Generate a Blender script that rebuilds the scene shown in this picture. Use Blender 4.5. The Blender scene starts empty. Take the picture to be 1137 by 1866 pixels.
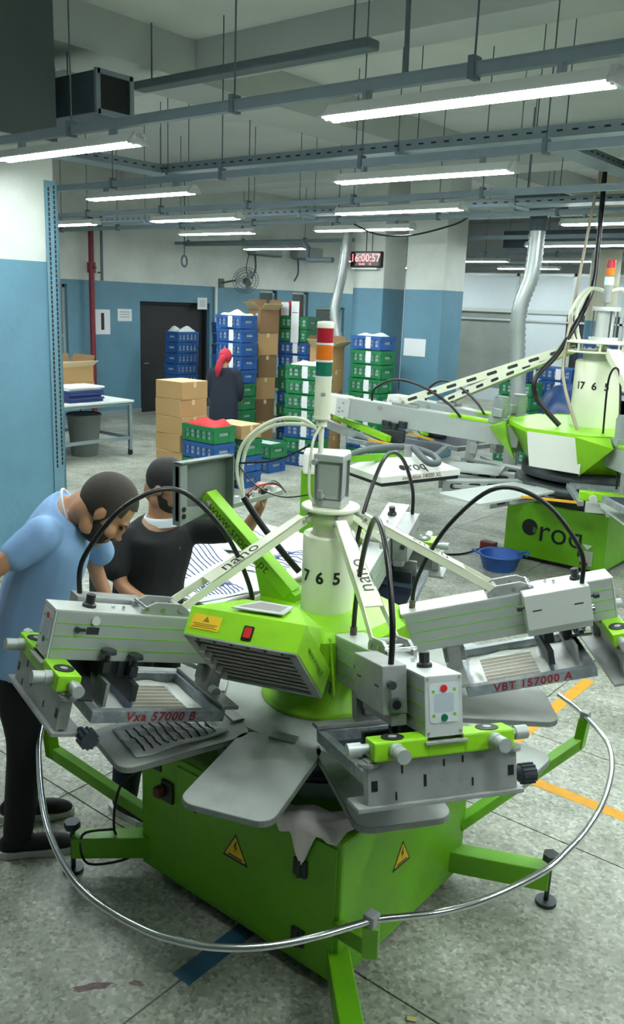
import bpy, bmesh, math, random
from mathutils import Matrix, Vector
from math import sin, cos, pi, radians as rad

random.seed(7)
sc = bpy.context.scene
COL = sc.collection

# ------------------------------------------------------------------ camera
FPX, PITCH, ROLL, YAW, CAM_H = 1563.6, 0.2399, 0.0384, -0.6732, 2.5
def _cam_rows():
    c, s = cos, sin
    base = Matrix(((1, 0, 0), (0, 0, -1), (0, 1, 0)))
    rz = Matrix(((c(YAW), -s(YAW), 0), (s(YAW), c(YAW), 0), (0, 0, 1)))
    rp = Matrix(((1, 0, 0), (0, c(PITCH), -s(PITCH)), (0, s(PITCH), c(PITCH))))
    rr = Matrix(((c(ROLL), -s(ROLL), 0), (s(ROLL), c(ROLL), 0), (0, 0, 1)))
    return rr @ rp @ base @ rz
_m = _cam_rows()
cam_data = bpy.data.cameras.new('camera'); cam = bpy.data.objects.new('camera', cam_data); COL.objects.link(cam)
cam_data.sensor_fit = 'HORIZONTAL'; cam_data.sensor_width = 36.0; cam_data.lens = 36.0 * FPX / 1137.0
cam_data.clip_start = 0.05; cam_data.clip_end = 200
R3 = Matrix((_m[0], -_m[1], -_m[2])).transposed()
cam.matrix_world = Matrix.Translation((0, 0, CAM_H)) @ R3.to_4x4()
sc.camera = cam

# ------------------------------------------------------------------ world, light level
world = bpy.data.worlds.new('world'); sc.world = world; world.use_nodes = True
world.node_tree.nodes['Background'].inputs[0].default_value = (0.55, 0.62, 0.66, 1)
world.node_tree.nodes['Background'].inputs[1].default_value = 0.05
TUBE_STRENGTH = 66.0
TUBE_COLOR = (0.90, 1.0, 0.99)
sc.view_settings.view_transform = 'Standard'; sc.view_settings.look = 'None'
sc.view_settings.exposure = 0.42; sc.view_settings.gamma = 1.0
sc.view_settings.use_curve_mapping = False
sc.cycles.max_bounces = 6; sc.cycles.diffuse_bounces = 3; sc.cycles.glossy_bounces = 3; sc.cycles.transmission_bounces = 4; sc.cycles.transparent_max_bounces = 6
sc.cycles.use_adaptive_sampling = True; sc.cycles.adaptive_threshold = 0.03
sc.cycles.caustics_reflective = False; sc.cycles.caustics_refractive = False

# ------------------------------------------------------------------ materials
def lin(h):
    h = h.lstrip('#'); o = []
    for i in (0, 2, 4):
        x = int(h[i:i+2], 16) / 255
        o.append(x / 12.92 if x <= .04045 else ((x + .055) / 1.055) ** 2.4)
    return (*o, 1)
MATS = {}
def mat(name, hexa, rough=.5, metal=0, var=.12, scale=6, bump=0, bscale=60, dirt=None, dirt_amt=.5, dscale=3, alpha=1, emis=0, coat=0, trans=0, spec=.5):
    if name in MATS: return MATS[name]
    m = bpy.data.materials.new(name); m.use_nodes = True; MATS[name] = m
    nt = m.node_tree; N = nt.nodes; L = nt.links; b = N['Principled BSDF']
    c = lin(hexa)
    tc = N.new('ShaderNodeTexCoord')
    nz = N.new('ShaderNodeTexNoise'); nz.inputs['Scale'].default_value = scale; nz.inputs['Detail'].default_value = 5
    L.new(tc.outputs['Object'], nz.inputs['Vector'])
    mx = N.new('ShaderNodeMixRGB'); mx.blend_type = 'MIX'
    mx.inputs[1].default_value = tuple(x * (1 - var) for x in c[:3]) + (1,)
    mx.inputs[2].default_value = tuple(min(1, x * (1 + var)) for x in c[:3]) + (1,)
    L.new(nz.outputs['Fac'], mx.inputs[0]); out = mx.outputs[0]
    if dirt:
        n2 = N.new('ShaderNodeTexNoise'); n2.inputs['Scale'].default_value = dscale; n2.inputs['Detail'].default_value = 8; n2.inputs['Roughness'].default_value = .7
        L.new(tc.outputs['Object'], n2.inputs['Vector'])
        rp = N.new('ShaderNodeValToRGB'); rp.color_ramp.elements[0].position = .5; rp.color_ramp.elements[1].position = .72
        rp.color_ramp.elements[1].color = (dirt_amt,) * 3 + (1,)
        L.new(n2.outputs['Fac'], rp.inputs[0])
        m2 = N.new('ShaderNodeMixRGB'); m2.inputs[2].default_value = lin(dirt)
        L.new(rp.outputs[0], m2.inputs[0]); L.new(out, m2.inputs[1]); out = m2.outputs[0]
    L.new(out, b.inputs['Base Color'])
    b.inputs['Roughness'].default_value = rough; b.inputs['Metallic'].default_value = metal
    b.inputs['Specular IOR Level'].default_value = spec
    if coat: b.inputs['Coat Weight'].default_value = coat
    if trans: b.inputs['Transmission Weight'].default_value = trans
    if alpha < 1: b.inputs['Alpha'].default_value = alpha
    if emis:
        L.new(out, b.inputs['Emission Color']); b.inputs['Emission Strength'].default_value = emis
    if bump:
        n3 = N.new('ShaderNodeTexNoise'); n3.inputs['Scale'].default_value = bscale; n3.inputs['Detail'].default_value = 6
        L.new(tc.outputs['Object'], n3.inputs['Vector'])
        bp = N.new('ShaderNodeBump'); bp.inputs['Strength'].default_value = bump; bp.inputs['Distance'].default_value = .01
        L.new(n3.outputs['Fac'], bp.inputs['Height']); L.new(bp.outputs[0], b.inputs['Normal'])
    return m

def paint_two_tone(name, low, high, z0, rough=.55):
    """wall paint: one colour up to the line at height z0, another above it"""
    m = bpy.data.materials.new(name); m.use_nodes = True; MATS[name] = m
    nt = m.node_tree; N = nt.nodes; L = nt.links; b = N['Principled BSDF']
    g = N.new('ShaderNodeNewGeometry'); sp = N.new('ShaderNodeSeparateXYZ'); L.new(g.outputs['Position'], sp.inputs[0])
    nz = N.new('ShaderNodeTexNoise'); nz.inputs['Scale'].default_value = 1.3; nz.inputs['Detail'].default_value = 7; nz.inputs['Roughness'].default_value = .65
    L.new(g.outputs['Position'], nz.inputs['Vector'])
    gt = N.new('ShaderNodeMath'); gt.operation = 'GREATER_THAN'; gt.inputs[1].default_value = z0; L.new(sp.outputs[2], gt.inputs[0])
    mx = N.new('ShaderNodeMixRGB'); mx.inputs[1].default_value = lin(low); mx.inputs[2].default_value = lin(high); L.new(gt.outputs[0], mx.inputs[0])
    mp = N.new('ShaderNodeMapRange'); mp.inputs[1].default_value = .3; mp.inputs[2].default_value = .7; mp.inputs[3].default_value = .86; mp.inputs[4].default_value = 1.08
    L.new(nz.outputs['Fac'], mp.inputs[0])
    ml = N.new('ShaderNodeMixRGB'); ml.blend_type = 'MULTIPLY'; ml.inputs[0].default_value = 1
    L.new(mx.outputs[0], ml.inputs[1]); L.new(mp.outputs[0], ml.inputs[2]); L.new(ml.outputs[0], b.inputs['Base Color'])
    b.inputs['Roughness'].default_value = rough
    bp = N.new('ShaderNodeBump'); bp.inputs['Strength'].default_value = .15; bp.inputs['Distance'].default_value = .02
    n2 = N.new('ShaderNodeTexNoise'); n2.inputs['Scale'].default_value = 18; L.new(g.outputs['Position'], n2.inputs['Vector'])
    L.new(n2.outputs['Fac'], bp.inputs['Height']); L.new(bp.outputs[0], b.inputs['Normal'])
    return m

def terrazzo():
    m = bpy.data.materials.new('terrazzo'); m.use_nodes = True; MATS['terrazzo'] = m
    nt = m.node_tree; N = nt.nodes; L = nt.links; b = N['Principled BSDF']
    g = N.new('ShaderNodeNewGeometry'); P = g.outputs['Position']
    v = N.new('ShaderNodeTexVoronoi'); v.inputs['Scale'].default_value = 62; L.new(P, v.inputs['Vector'])
    r1 = N.new('ShaderNodeValToRGB'); e = r1.color_ramp.elements
    e[0].position = 0; e[0].color = lin('#71756a'); e[1].position = 1; e[1].color = lin('#c6c9bd')
    for p, c in ((.3, '#a2a699'), (.55, '#afb2a6'), (.8, '#bcbdb0'), (.93, '#e0ded2')):
        x = r1.color_ramp.elements.new(p); x.color = lin(c)
    sx = N.new('ShaderNodeSeparateXYZ'); L.new(v.outputs['Color'], sx.inputs[0]); L.new(sx.outputs[0], r1.inputs[0])
    n0 = N.new('ShaderNodeTexNoise'); n0.inputs['Scale'].default_value = 25; n0.inputs['Detail'].default_value = 6; L.new(P, n0.inputs['Vector'])
    rn = N.new('ShaderNodeValToRGB'); rn.color_ramp.elements[0].position = .3; rn.color_ramp.elements[0].color = lin('#9fa397'); rn.color_ramp.elements[1].position = .7; rn.color_ramp.elements[1].color = lin('#c3c6bc')
    L.new(n0.outputs['Fac'], rn.inputs[0])
    mx = N.new('ShaderNodeMixRGB'); mx.inputs[0].default_value = .38; L.new(r1.outputs[0], mx.inputs[1]); L.new(rn.outputs[0], mx.inputs[2])
    # grime
    n1 = N.new('ShaderNodeTexNoise'); n1.inputs['Scale'].default_value = 1.6; n1.inputs['Detail'].default_value = 9; n1.inputs['Roughness'].default_value = .7; L.new(P, n1.inputs['Vector'])
    rg = N.new('ShaderNodeValToRGB'); rg.color_ramp.elements[0].position = .36; rg.color_ramp.elements[0].color = (.42, .43, .38, 1); rg.color_ramp.elements[1].position = .60; rg.color_ramp.elements[1].color = (1, 1, 1, 1)
    L.new(n1.outputs['Fac'], rg.inputs[0])
    ml = N.new('ShaderNodeMixRGB'); ml.blend_type = 'MULTIPLY'; ml.inputs[0].default_value = .9; L.new(mx.outputs[0], ml.inputs[1]); L.new(rg.outputs[0], ml.inputs[2])
    # reddish ink spatter
    n2 = N.new('ShaderNodeTexNoise'); n2.inputs['Scale'].default_value = 3.1; n2.inputs['Detail'].default_value = 10; n2.inputs['Roughness'].default_value = .75
    ad = N.new('ShaderNodeVectorMath'); ad.inputs[1].default_value = (13.2, 4.1, 0); L.new(P, ad.inputs[0]); L.new(ad.outputs[0], n2.inputs['Vector'])
    rr = N.new('ShaderNodeValToRGB'); rr.color_ramp.elements[0].position = .66; rr.color_ramp.elements[0].color = (0, 0, 0, 1); rr.color_ramp.elements[1].position = .74; rr.color_ramp.elements[1].color = (.45, .45, .45, 1)
    L.new(n2.outputs['Fac'], rr.inputs[0])
    m2 = N.new('ShaderNodeMixRGB'); m2.inputs[2].default_value = lin('#7c5560'); L.new(rr.outputs[0], m2.inputs[0]); L.new(ml.outputs[0], m2.inputs[1])
    L.new(m2.outputs[0], b.inputs['Base Color'])
    b.inputs['Roughness'].default_value = .42; b.inputs['Specular IOR Level'].default_value = .35
    bp = N.new('ShaderNodeBump'); bp.inputs['Strength'].default_value = .12; bp.inputs['Distance'].default_value = .004
    L.new(n0.outputs['Fac'], bp.inputs['Height']); L.new(bp.outputs[0], b.inputs['Normal'])
    return m

def emit(name, col, strength):
    m = bpy.data.materials.new(name); m.use_nodes = True; MATS[name] = m
    b = m.node_tree.nodes['Principled BSDF']; b.inputs['Base Color'].default_value = (.8, .8, .8, 1)
    b.inputs['Emission Color'].default_value = (*col, 1); b.inputs['Emission Strength'].default_value = strength
    return m

# ------------------------------------------------------------------ mesh builder
class MB:
    def __init__(s, m=None):
        s.v = []; s.f = []; s.m = m or Matrix(); s.sm = []
    def add(s, vs, fs, smooth=False):
        o = len(s.v); s.v += [s.m @ Vector(p) for p in vs]
        s.f += [tuple(i + o for i in f) for f in fs]; s.sm += [smooth] * len(fs); return s
    def box(s, c, d, bev=0, rot=None, seg=2):
        x, y, z = (k / 2 for k in d)
        if bev:
            bm = bmesh.new(); bmesh.ops.create_cube(bm, size=1)
            for v in bm.verts: v.co = Vector((v.co.x * d[0], v.co.y * d[1], v.co.z * d[2]))
            bmesh.ops.bevel(bm, geom=list(bm.edges), offset=min(bev, x * .95, y * .95, z * .95), segments=seg, affect='EDGES', profile=.6)
            bm.verts.index_update(); vs = [v.co.copy() for v in bm.verts]; fs = [tuple(v.index for v in f.verts) for f in bm.faces]; bm.free()
        else:
            vs = [Vector((i * x, j * y, k * z)) for k in (-1, 1) for j in (-1, 1) for i in (-1, 1)]
            fs = [(0, 2, 3, 1), (4, 5, 7, 6), (0, 1, 5, 4), (2, 6, 7, 3), (0, 4, 6, 2), (1, 3, 7, 5)]
        if rot is not None: vs = [rot @ v for v in vs]
        return s.add([v + Vector(c) for v in vs], fs)
    def bx(s, x0, x1, y0, y1, z0, z1, bev=0):
        return s.box(((x0 + x1) / 2, (y0 + y1) / 2, (z0 + z1) / 2), (x1 - x0, y1 - y0, z1 - z0), bev)
    def beam(s, a, b, w, h, up=(0, 0, 1), bev=0):
        """rectangular bar from a to b"""
        a, b = Vector(a), Vector(b); d = (b - a); l = d.length; d.normalize(); u = Vector(up)
        if abs(d.dot(u)) > .98: u = Vector((1, 0, 0))
        y = u.cross(d).normalized(); z = d.cross(y)
        return s.box((a + b) / 2, (l, w, h), bev, Matrix((d, y, z)).transposed())
    def cyl(s, a, b, r, n=16, r2=None, cap=True):
        a, b = Vector(a), Vector(b); d = (b - a).normalized(); r2 = r if r2 is None else r2
        x = d.orthogonal().normalized(); y = d.cross(x)
        vs = [a + (x * cos(2 * pi * i / n) + y * sin(2 * pi * i / n)) * r for i in range(n)] + [b + (x * cos(2 * pi * i / n) + y * sin(2 * pi * i / n)) * r2 for i in range(n)]
        s.add(vs, [(i, (i + 1) % n, n + (i + 1) % n, n + i) for i in range(n)], True)
        if cap: s.add(vs, [tuple(range(n - 1, -1, -1)), tuple(range(n, 2 * n))])
        return s
    def tube(s, pts, r, n=8, closed=False, rf=None):
        P = [Vector(p) for p in pts]; k = len(P); vs = []; t0 = None
        for i, p in enumerate(P):
            if closed: t = (P[(i + 1) % k] - P[i - 1]).normalized()
            else: t = (P[min(i + 1, k - 1)] - P[max(i - 1, 0)]).normalized()
            if t0 is None: x = t.orthogonal().normalized()
            else:
                x = (x - t * x.dot(t))
                x = x.normalized() if x.length > 1e-6 else t.orthogonal().normalized()
            t0 = t; y = t.cross(x); q = rf(i / (k - 1)) if rf else r
            vs += [p + (x * cos(2 * pi * j / n) + y * sin(2 * pi * j / n)) * q for j in range(n)]
        fs = []
        for i in range(k if closed else k - 1):
            a, b = i * n, ((i + 1) % k) * n
            fs += [(a + j, a + (j + 1) % n, b + (j + 1) % n, b + j) for j in range(n)]
        s.add(vs, fs, True)
        if not closed: s.add(vs, [tuple(range(n - 1, -1, -1)), tuple(range((k - 1) * n, k * n))])
        return s
    def lathe(s, prof, c=(0, 0, 0), n=24, smooth=True):
        """profile of (r, z) turned around the z axis through c"""
        vs = []; c = Vector(c)
        for r, z in prof: vs += [c + Vector((r * cos(2 * pi * i / n), r * sin(2 * pi * i / n), z)) for i in range(n)]
        fs = []
        for k in range(len(prof) - 1): fs += [(k * n + i, k * n + (i + 1) % n, (k + 1) * n + (i + 1) % n, (k + 1) * n + i) for i in range(n)]
        s.add(vs, fs, smooth)
        s.add(vs, [tuple(range(n - 1, -1, -1)), tuple(range((len(prof) - 1) * n, len(prof) * n))]); return s
    def prism(s, poly, z0, z1, poly2=None):
        n = len(poly); p2 = poly2 or poly
        vs = [(p[0], p[1], z0) for p in poly] + [(p[0], p[1], z1) for p in p2]
        s.add(vs, [tuple(range(n - 1, -1, -1)), tuple(range(n, 2 * n))] + [(i, (i + 1) % n, n + (i + 1) % n, n + i) for i in range(n)]); return s
    def ell(s, c, r, n=16, m=10, rot=None):
        c = Vector(c); vs = []
        for j in range(m + 1):
            t = pi * j / m
            for i in range(n):
                p = Vector((r[0] * sin(t) * cos(2 * pi * i / n), r[1] * sin(t) * sin(2 * pi * i / n), r[2] * cos(t)))
                vs.append(c + (rot @ p if rot is not None else p))
        s.add(vs, [(j * n + i, (j + 1) * n + i, (j + 1) * n + (i + 1) % n, j * n + (i + 1) % n) for j in range(m) for i in range(n)], True); return s
    def grid(s, fn, nu, nv, thick=0):
        """surface fn(u, v) -> point; thickened along -z when thick"""
        vs = [Vector(fn(i / nu, j / nv)) for j in range(nv + 1) for i in range(nu + 1)]; w = nu + 1
        fs = [(j * w + i, j * w + i + 1, (j + 1) * w + i + 1, (j + 1) * w + i) for j in range(nv) for i in range(nu)]
        if thick:
            k = len(vs); vs2 = vs + [v - Vector((0, 0, thick)) for v in vs]
            fs2 = fs + [tuple(i + k for i in reversed(f)) for f in fs]
            rim = [(i, i + 1) for i in range(nu)] + [(nu + j * w, nu + (j + 1) * w) for j in range(nv)] + [(nv * w + i + 1, nv * w + i) for i in range(nu)] + [((j + 1) * w, j * w) for j in range(nv)]
            fs2 += [(a, a + k, b + k, b) for a, b in rim]; s.add(vs2, fs2, True)
        else: s.add(vs, fs, True)
        return s
    def mesh(s, name, off=None):
        me = bpy.data.meshes.new(name)
        o = Vector(off) if off is not None else Vector((0, 0, 0))
        me.from_pydata([tuple(v - o) for v in s.v], [], s.f); me.update()
        me.polygons.foreach_set('use_smooth', s.sm); return me

def tag(o, label=None, cat=None, group=None, kind=None):
    if label: o['label'] = label
    if cat: o['category'] = cat
    if group: o['group'] = group
    if kind: o['kind'] = kind
    return o
def empty(name, loc, label=None, cat=None, group=None, rz=0):
    o = bpy.data.objects.new(name, None); COL.objects.link(o); o.location = loc; o.rotation_euler = (0, 0, rz); o.empty_display_size = .1
    return tag(o, label, cat, group)
def root_of(p):
    while p.parent: p = p.parent
    return p
def part(name, mb, m, parent, label=None, sharp=True):
    """mesh part; builder coordinates are world when the root is unrotated (root offset removed)"""
    me = mb if isinstance(mb, bpy.types.Mesh) else mb.mesh(name, root_of(parent).location)
    o = bpy.data.objects.new(name, me); COL.objects.link(o); o.parent = parent
    if m is not None: me.materials.clear(); me.materials.append(m)
    if label: o['label'] = label
    return o
def lpart(name, mb, m, parent, label=None):
    """mesh part in the root's own local coordinates"""
    me = mb if isinstance(mb, bpy.types.Mesh) else mb.mesh(name)
    o = bpy.data.objects.new(name, me); COL.objects.link(o); o.parent = parent
    if m is not None: me.materials.clear(); me.materials.append(m)
    if label: o['label'] = label
    return o
def solo(name, mb, m, label, cat, group=None, loc=None, kind=None):
    """a thing that is one mesh"""
    me = mb.mesh(name, loc); o = bpy.data.objects.new(name, me); COL.objects.link(o)
    if loc is not None: o.location = loc
    me.materials.append(m); return tag(o, label, cat, group, kind)
def struct(name, mb, m, parent=None, label=None):
    me = mb.mesh(name); o = bpy.data.objects.new(name, me); COL.objects.link(o); me.materials.append(m)
    if parent: o.parent = parent
    else: o['kind'] = 'structure'
    if label: o['label'] = label
    return o
def copy_tree(o, parent=None):
    c = o.copy(); COL.objects.link(c); c.parent = parent
    for ch in list(o.children): copy_tree(ch, c)
    return c
def place(proto, used, loc, rz, label, group=None):
    o = copy_tree(proto) if used[0] else proto
    used[0] = True; o.location = loc; o.rotation_euler = (0, 0, rz); o['label'] = label
    if group: o['group'] = group
    return o
def text_mesh(txt, size, extr=.0006, align='CENTER', bold=0, shear=0, spacing=1.0):
    cu = bpy.data.curves.new('t', 'FONT'); cu.body = txt; cu.size = size; cu.extrude = extr; cu.align_x = align; cu.align_y = 'CENTER'
    cu.offset = bold; cu.shear = shear; cu.resolution_u = 3; cu.space_character = spacing
    ob = bpy.data.objects.new('t', cu); COL.objects.link(ob)
    dg = bpy.context.evaluated_depsgraph_get(); dg.update()
    me = bpy.data.meshes.new_from_object(ob.evaluated_get(dg)); bpy.data.objects.remove(ob); bpy.data.curves.remove(cu)
    return me
def basis(o, x, y):
    x = Vector(x).normalized(); y = Vector(y); z = x.cross(y).normalized(); y = z.cross(x)
    m = Matrix((x, y, z)).transposed().to_4x4(); m.translation = Vector(o); return m
def letters(txt, size, mtx, m, parent, name='lettering', label=None, local=False, **kw):
    me = text_mesh(txt, size, **kw); me.transform(mtx)
    if not local: me.transform(Matrix.Translation(-root_of(parent).location))
    return part(name, me, m, parent, label)
def catmull(P, n=8, closed=False):
    P = [Vector(p) for p in P]; out = []; k = len(P)
    for i in range(k if closed else k - 1):
        g = lambda j: P[j % k] if closed else P[max(0, min(k - 1, j))]
        a, b, c, d = g(i - 1), g(i), g(i + 1), g(i + 2)
        for t in range(n):
            t /= n; out.append(.5 * (2 * b + (c - a) * t + (2 * a - 5 * b + 4 * c - d) * t * t + (3 * b - a - 3 * c + d) * t ** 3))
    if not closed: out.append(P[-1])
    return out
def rrect(w, h, r, n=5, cx=0, cy=0):
    pts = []
    for sx, sy, a0 in ((1, 1, 0), (-1, 1, 90), (-1, -1, 180), (1, -1, 270)):
        for i in range(n + 1):
            a = rad(a0 + 90 * i / n); pts.append((cx + sx * (w / 2 - r) + r * cos(a), cy + sy * (h / 2 - r) + r * sin(a)))
    return pts
ORD = ['', 'first', 'second', 'third', 'fourth', 'fifth', 'sixth', 'seventh', 'eighth', 'ninth', 'tenth', 'eleventh', 'twelfth']
# ------------------------------------------------------------------ palette
BLUE, WHITE = '#5f8a9f', '#d4d9d2'
PAINT_Z = 2.76
m_wall = paint_two_tone('wall_paint', BLUE, WHITE, PAINT_Z)
m_wall_white = mat('white_plaster', '#c9d0cc', .7, var=.06, scale=2)
m_ceil = mat('ceiling_plaster', '#e6eae8', .8, var=.06, scale=1.2)
m_conc = mat('grey_beam_paint', '#d0d6d4', .8, var=.1, scale=1.5)
m_floor = terrazzo()
m_joint = mat('joint_dirt', '#3b3d38', .9)
m_galv = mat('galvanised_steel', '#8797a0', .5, .25, var=.12)
m_dkgalv = mat('dull_grey_steel', '#66757d', .6, .15, var=.15)
m_black = mat('black_plastic', '#15171a', .45, var=.2)
m_rubber = mat('black_rubber', '#0c0d0f', .35, var=.2)
m_white = mat('white_enamel', '#dfe4e0', .4, var=.04)
m_tube = emit('fluorescent_tube', TUBE_COLOR, TUBE_STRENGTH)
m_dark = mat('dark_door_paint', '#17171b', .6, var=.1)
m_glassdk = mat('dim_window_glass', '#4b5553', .15, var=.3, scale=3)
m_alu = mat('window_aluminium', '#b9c2c0', .4, .3, var=.05)
m_red = mat('red_pipe_paint', '#7a2630', .5, var=.15)
m_paper = mat('white_paper', '#e4e8ea', .8, var=.03)
m_ink = mat('printed_ink', '#2a2d36', .8)
m_yellow = mat('yellow_floor_tape', '#d99a1e', .6, var=.2, scale=20)
m_bluetape = mat('blue_floor_tape', '#2f5a74', .6, var=.2, scale=20)

X0, X1, Y0, Y1, ZC = -14.75, 9.0, -7.0, 24.5, 5.0
# ------------------------------------------------------------------ floor: slabs laid on a dark bed
floor = struct('floor', MB().bx(X0 - .3, X1 + .3, Y0 - .3, Y1 + .3, -.12, -.012), m_joint)
jx = [-2.03 + 1.357 * k for k in range(-10, 9)]; jy = [-7 + 0, -5.74, -4.39, -3.05, -1.70, -.36, .98, 2.33, 3.67, 4.6, 5.95, 7.29, 8.64, 9.98, 11.33, 12.67, 14.02, 15.36, 16.71, 18.05, 19.4, 20.74, 22.09, 24.5]
jx = [X0] + [x for x in jx if X0 + .3 < x < X1 - .3] + [X1]
slab_cache = {}
rest = MB()
for i in range(len(jx) - 1):
    for j in range(len(jy) - 1):
        a, b, c, d = jx[i], jx[i + 1], jy[j], jy[j + 1]
        if b < 1.6 and c > -.5 and d < 18:
            key = (round(b - a, 3), round(d - c, 3)); g = .004
            if key not in slab_cache:
                me = MB().bx(-(b - a) / 2 + g, (b - a) / 2 - g, -(d - c) / 2 + g, (d - c) / 2 - g, -.02, 0).mesh('slab'); me.materials.append(m_floor); slab_cache[key] = me
            o = bpy.data.objects.new('slab', slab_cache[key]); COL.objects.link(o); o.parent = floor; o.location = ((a + b) / 2, (c + d) / 2, 0)
        else:
            rest.bx(a + .003, b - .003, c + .003, d - .003, -.02, 0)
o = struct('slab_field', rest, m_floor, floor); o['kind'] = 'stuff'
# painted / taped floor marks
def tape(name, x0, x1, y0, y1, m, label): solo(name, MB().bx(x0, x1, y0, y1, .0002, .0016), m, label, 'floor tape', loc=((x0 + x1) / 2, (y0 + y1) / 2, 0))
tape('floor_tape', -1.72, 1.2, 4.05, 4.13, m_yellow, 'long yellow tape line across the floor right of the green machine')
tape('floor_tape', -1.965, -1.885, 4.34, 5.6, m_yellow, 'short yellow tape strip running back under the right hand print head')
tape('floor_tape', -2.075, -1.985, 1.86, 2.24, m_bluetape, 'blue tape strip on the floor at the near side of the green cabinet')

# ------------------------------------------------------------------ walls
def wall_x(name, xa, xb, ops, m, y0=Y0, y1=Y1, z1=ZC):
    """wall in a plane of constant x with openings (y0, y1, z0, z1)"""
    mb = MB(); ys = sorted({y0, y1, *[o[0] for o in ops], *[o[1] for o in ops]})
    for a, b in zip(ys, ys[1:]):
        cuts = sorted([(o[2], o[3]) for o in ops if o[0] <= a and o[1] >= b]); z = 0
        for c, d in cuts:
            if c > z: mb.bx(xa, xb, a, b, z, c)
            z = d
        if z < z1: mb.bx(xa, xb, a, b, z, z1)
    return struct(name, mb, m)
LW = [(9.4, 10.5, .95, 2.66), (12.33, 14.4, 0, 2.38), (16.1, 16.75, 0, 2.74), (17.35, 18.0, 0.2, 2.74), (18.35, 19.6, .9, 2.38)]
wall_x('wall_left', X0 - .35, X0, LW, m_wall)
struct('wall_outer', MB().bx(X0 - .8, X0 - .75, Y0, Y1, 0, ZC), m_dkgalv)
struct('wall_right', MB().bx(X1, X1 + .3, Y0, Y1, 0, ZC), m_wall)
struct('wall_back', MB().bx(X0, X1, Y1, Y1 + .3, 0, ZC), m_wall_white)
struct('wall_front', MB().bx(X0, X1, Y0 - .3, Y0, 0, ZC), m_wall)
struct('baseboard_left', MB().bx(X0, X0 + .02, 10.5, 12.33, 0, .1).bx(X0, X0 + .02, 14.4, 16.1, 0, .1), mat('grey_skirting', '#8d979a', .6))
ceiling = struct('ceiling', MB().bx(X0 - .3, X1 + .3, Y0 - .3, Y1 + .3, ZC, ZC + .2), m_ceil)
def ceil_beam(x0, x1, y0, y1, z): return struct('beam', MB().bx(x0, x1, y0, y1, z, ZC), m_conc, ceiling)
ceil_beam(X0, X1, 6.55, 7.0, 4.72); ceil_beam(X0, X1, 11.9, 12.6, 4.5); ceil_beam(X0, X1, 17.6, 18.2, 4.45); ceil_beam(X0, X1, .4, .95, 4.6)
ceil_beam(-7.75, -6.95, Y0, Y1, 4.62); ceil_beam(-.6, .1, Y0, Y1, 4.62)

def door(name, y0, y1, z1, label):
    o = struct(name, MB().bx(X0 - .22, X0 - .17, y0 + .06, y1 - .06, 0, z1 - .06), m_dark); o['label'] = label
    struct('door_frame', MB().bx(X0 - .25, X0 - .1, y0, y0 + .06, 0, z1).bx(X0 - .25, X0 - .1, y1 - .06, y1, 0, z1).bx(X0 - .25, X0 - .1, y0, y1, z1 - .06, z1), m_dark, o)
    struct('door_handle', MB().cyl((X0 - .17, y0 + .2, 1.05), (X0 - .12, y0 + .2, 1.05), .012).cyl((X0 - .12, y0 + .19, 1.05), (X0 - .12, y0 + .33, 1.05), .011), m_galv, o)
    return o
door('door_1', 12.33, 14.4, 2.38, 'wide dark door in the blue wall behind the crates')
def window(name, y0, y1, z0, z1, mull, label):
    fr = MB(); x = X0 - .16; w = .06
    fr.bx(x, x + .07, y0, y0 + w, z0, z1).bx(x, x + .07, y1 - w, y1, z0, z1).bx(x, x + .07, y0, y1, z0, z0 + w).bx(x, x + .07, y0, y1, z1 - w, z1)
    for k in mull: fr.bx(x, x + .06, y0, y1, z0 + k * (z1 - z0) - .03, z0 + k * (z1 - z0) + .03)
    o = struct(name, fr, m_alu); o['label'] = label
    ks = [0] + list(mull) + [1]
    for a, b in zip(ks, ks[1:]): struct('pane', MB().bx(x + .02, x + .03, y0 + w * .8, y1 - w * .8, z0 + a * (z1 - z0) + .02, z0 + b * (z1 - z0) - .02), m_glassdk, o)
window('window_1', 9.4, 10.5, .95, 2.66, (.42,), 'white framed two pane window at the far left of the blue wall')
window('window_2', 18.35, 19.6, .9, 2.38, (), 'small dim window set deep in the blue wall beside the flexible duct')
window('window_3', 16.1, 16.75, 0, 2.74, (.5,), 'narrow tall opening in the blue wall behind the leaning cartons')
window('window_4', 17.35, 18.0, .2, 2.74, (.5,), 'second narrow opening in the blue wall behind the white notice')

# ------------------------------------------------------------------ pillars
def pillar(name, x0, x1, y0, y1, label, z=ZC):
    o = struct(name, MB().bx(x0, x1, y0, y1, 0, z, .015), m_wall); o['label'] = label; return o
pillar('pillar_1', -7.75, -6.9, 3.75, 4.8, 'big blue and white pillar at the left edge of the photo')
pillar('pillar_2', -8.95, -8.33, 12.1, 12.75, 'blue and white pillar carrying the red digital clock')
pillar('pillar_3', -8.03, -7.3, 12.3, 12.95, 'wide blue and white pillar with a blank sheet taped on it')
m_cream_wall = mat('cream_plaster', '#cfcdb4', .7, var=.06)
o = struct('pillar_4', MB().cyl((-6.45, 16.85, 2.35), (-6.45, 16.85, ZC), .28, 28), m_cream_wall); o['label'] = 'round cream pillar behind the signal lamp of the far machine'
struct('pillar_base', MB().cyl((-6.45, 16.85, 0), (-6.45, 16.85, 2.35), .282, 28), mat('blue_paint', BLUE, .55), o)
struct('pillar_upper_box', MB().bx(-7.78, -6.87, 3.72, 4.83, 3.78, ZC - .02), mat('dark_pillar_grey', '#5b6567', .85, var=.25, scale=1.5), bpy.data.objects['pillar_1'])  # darker grey box round the upper part of the near pillar
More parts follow.
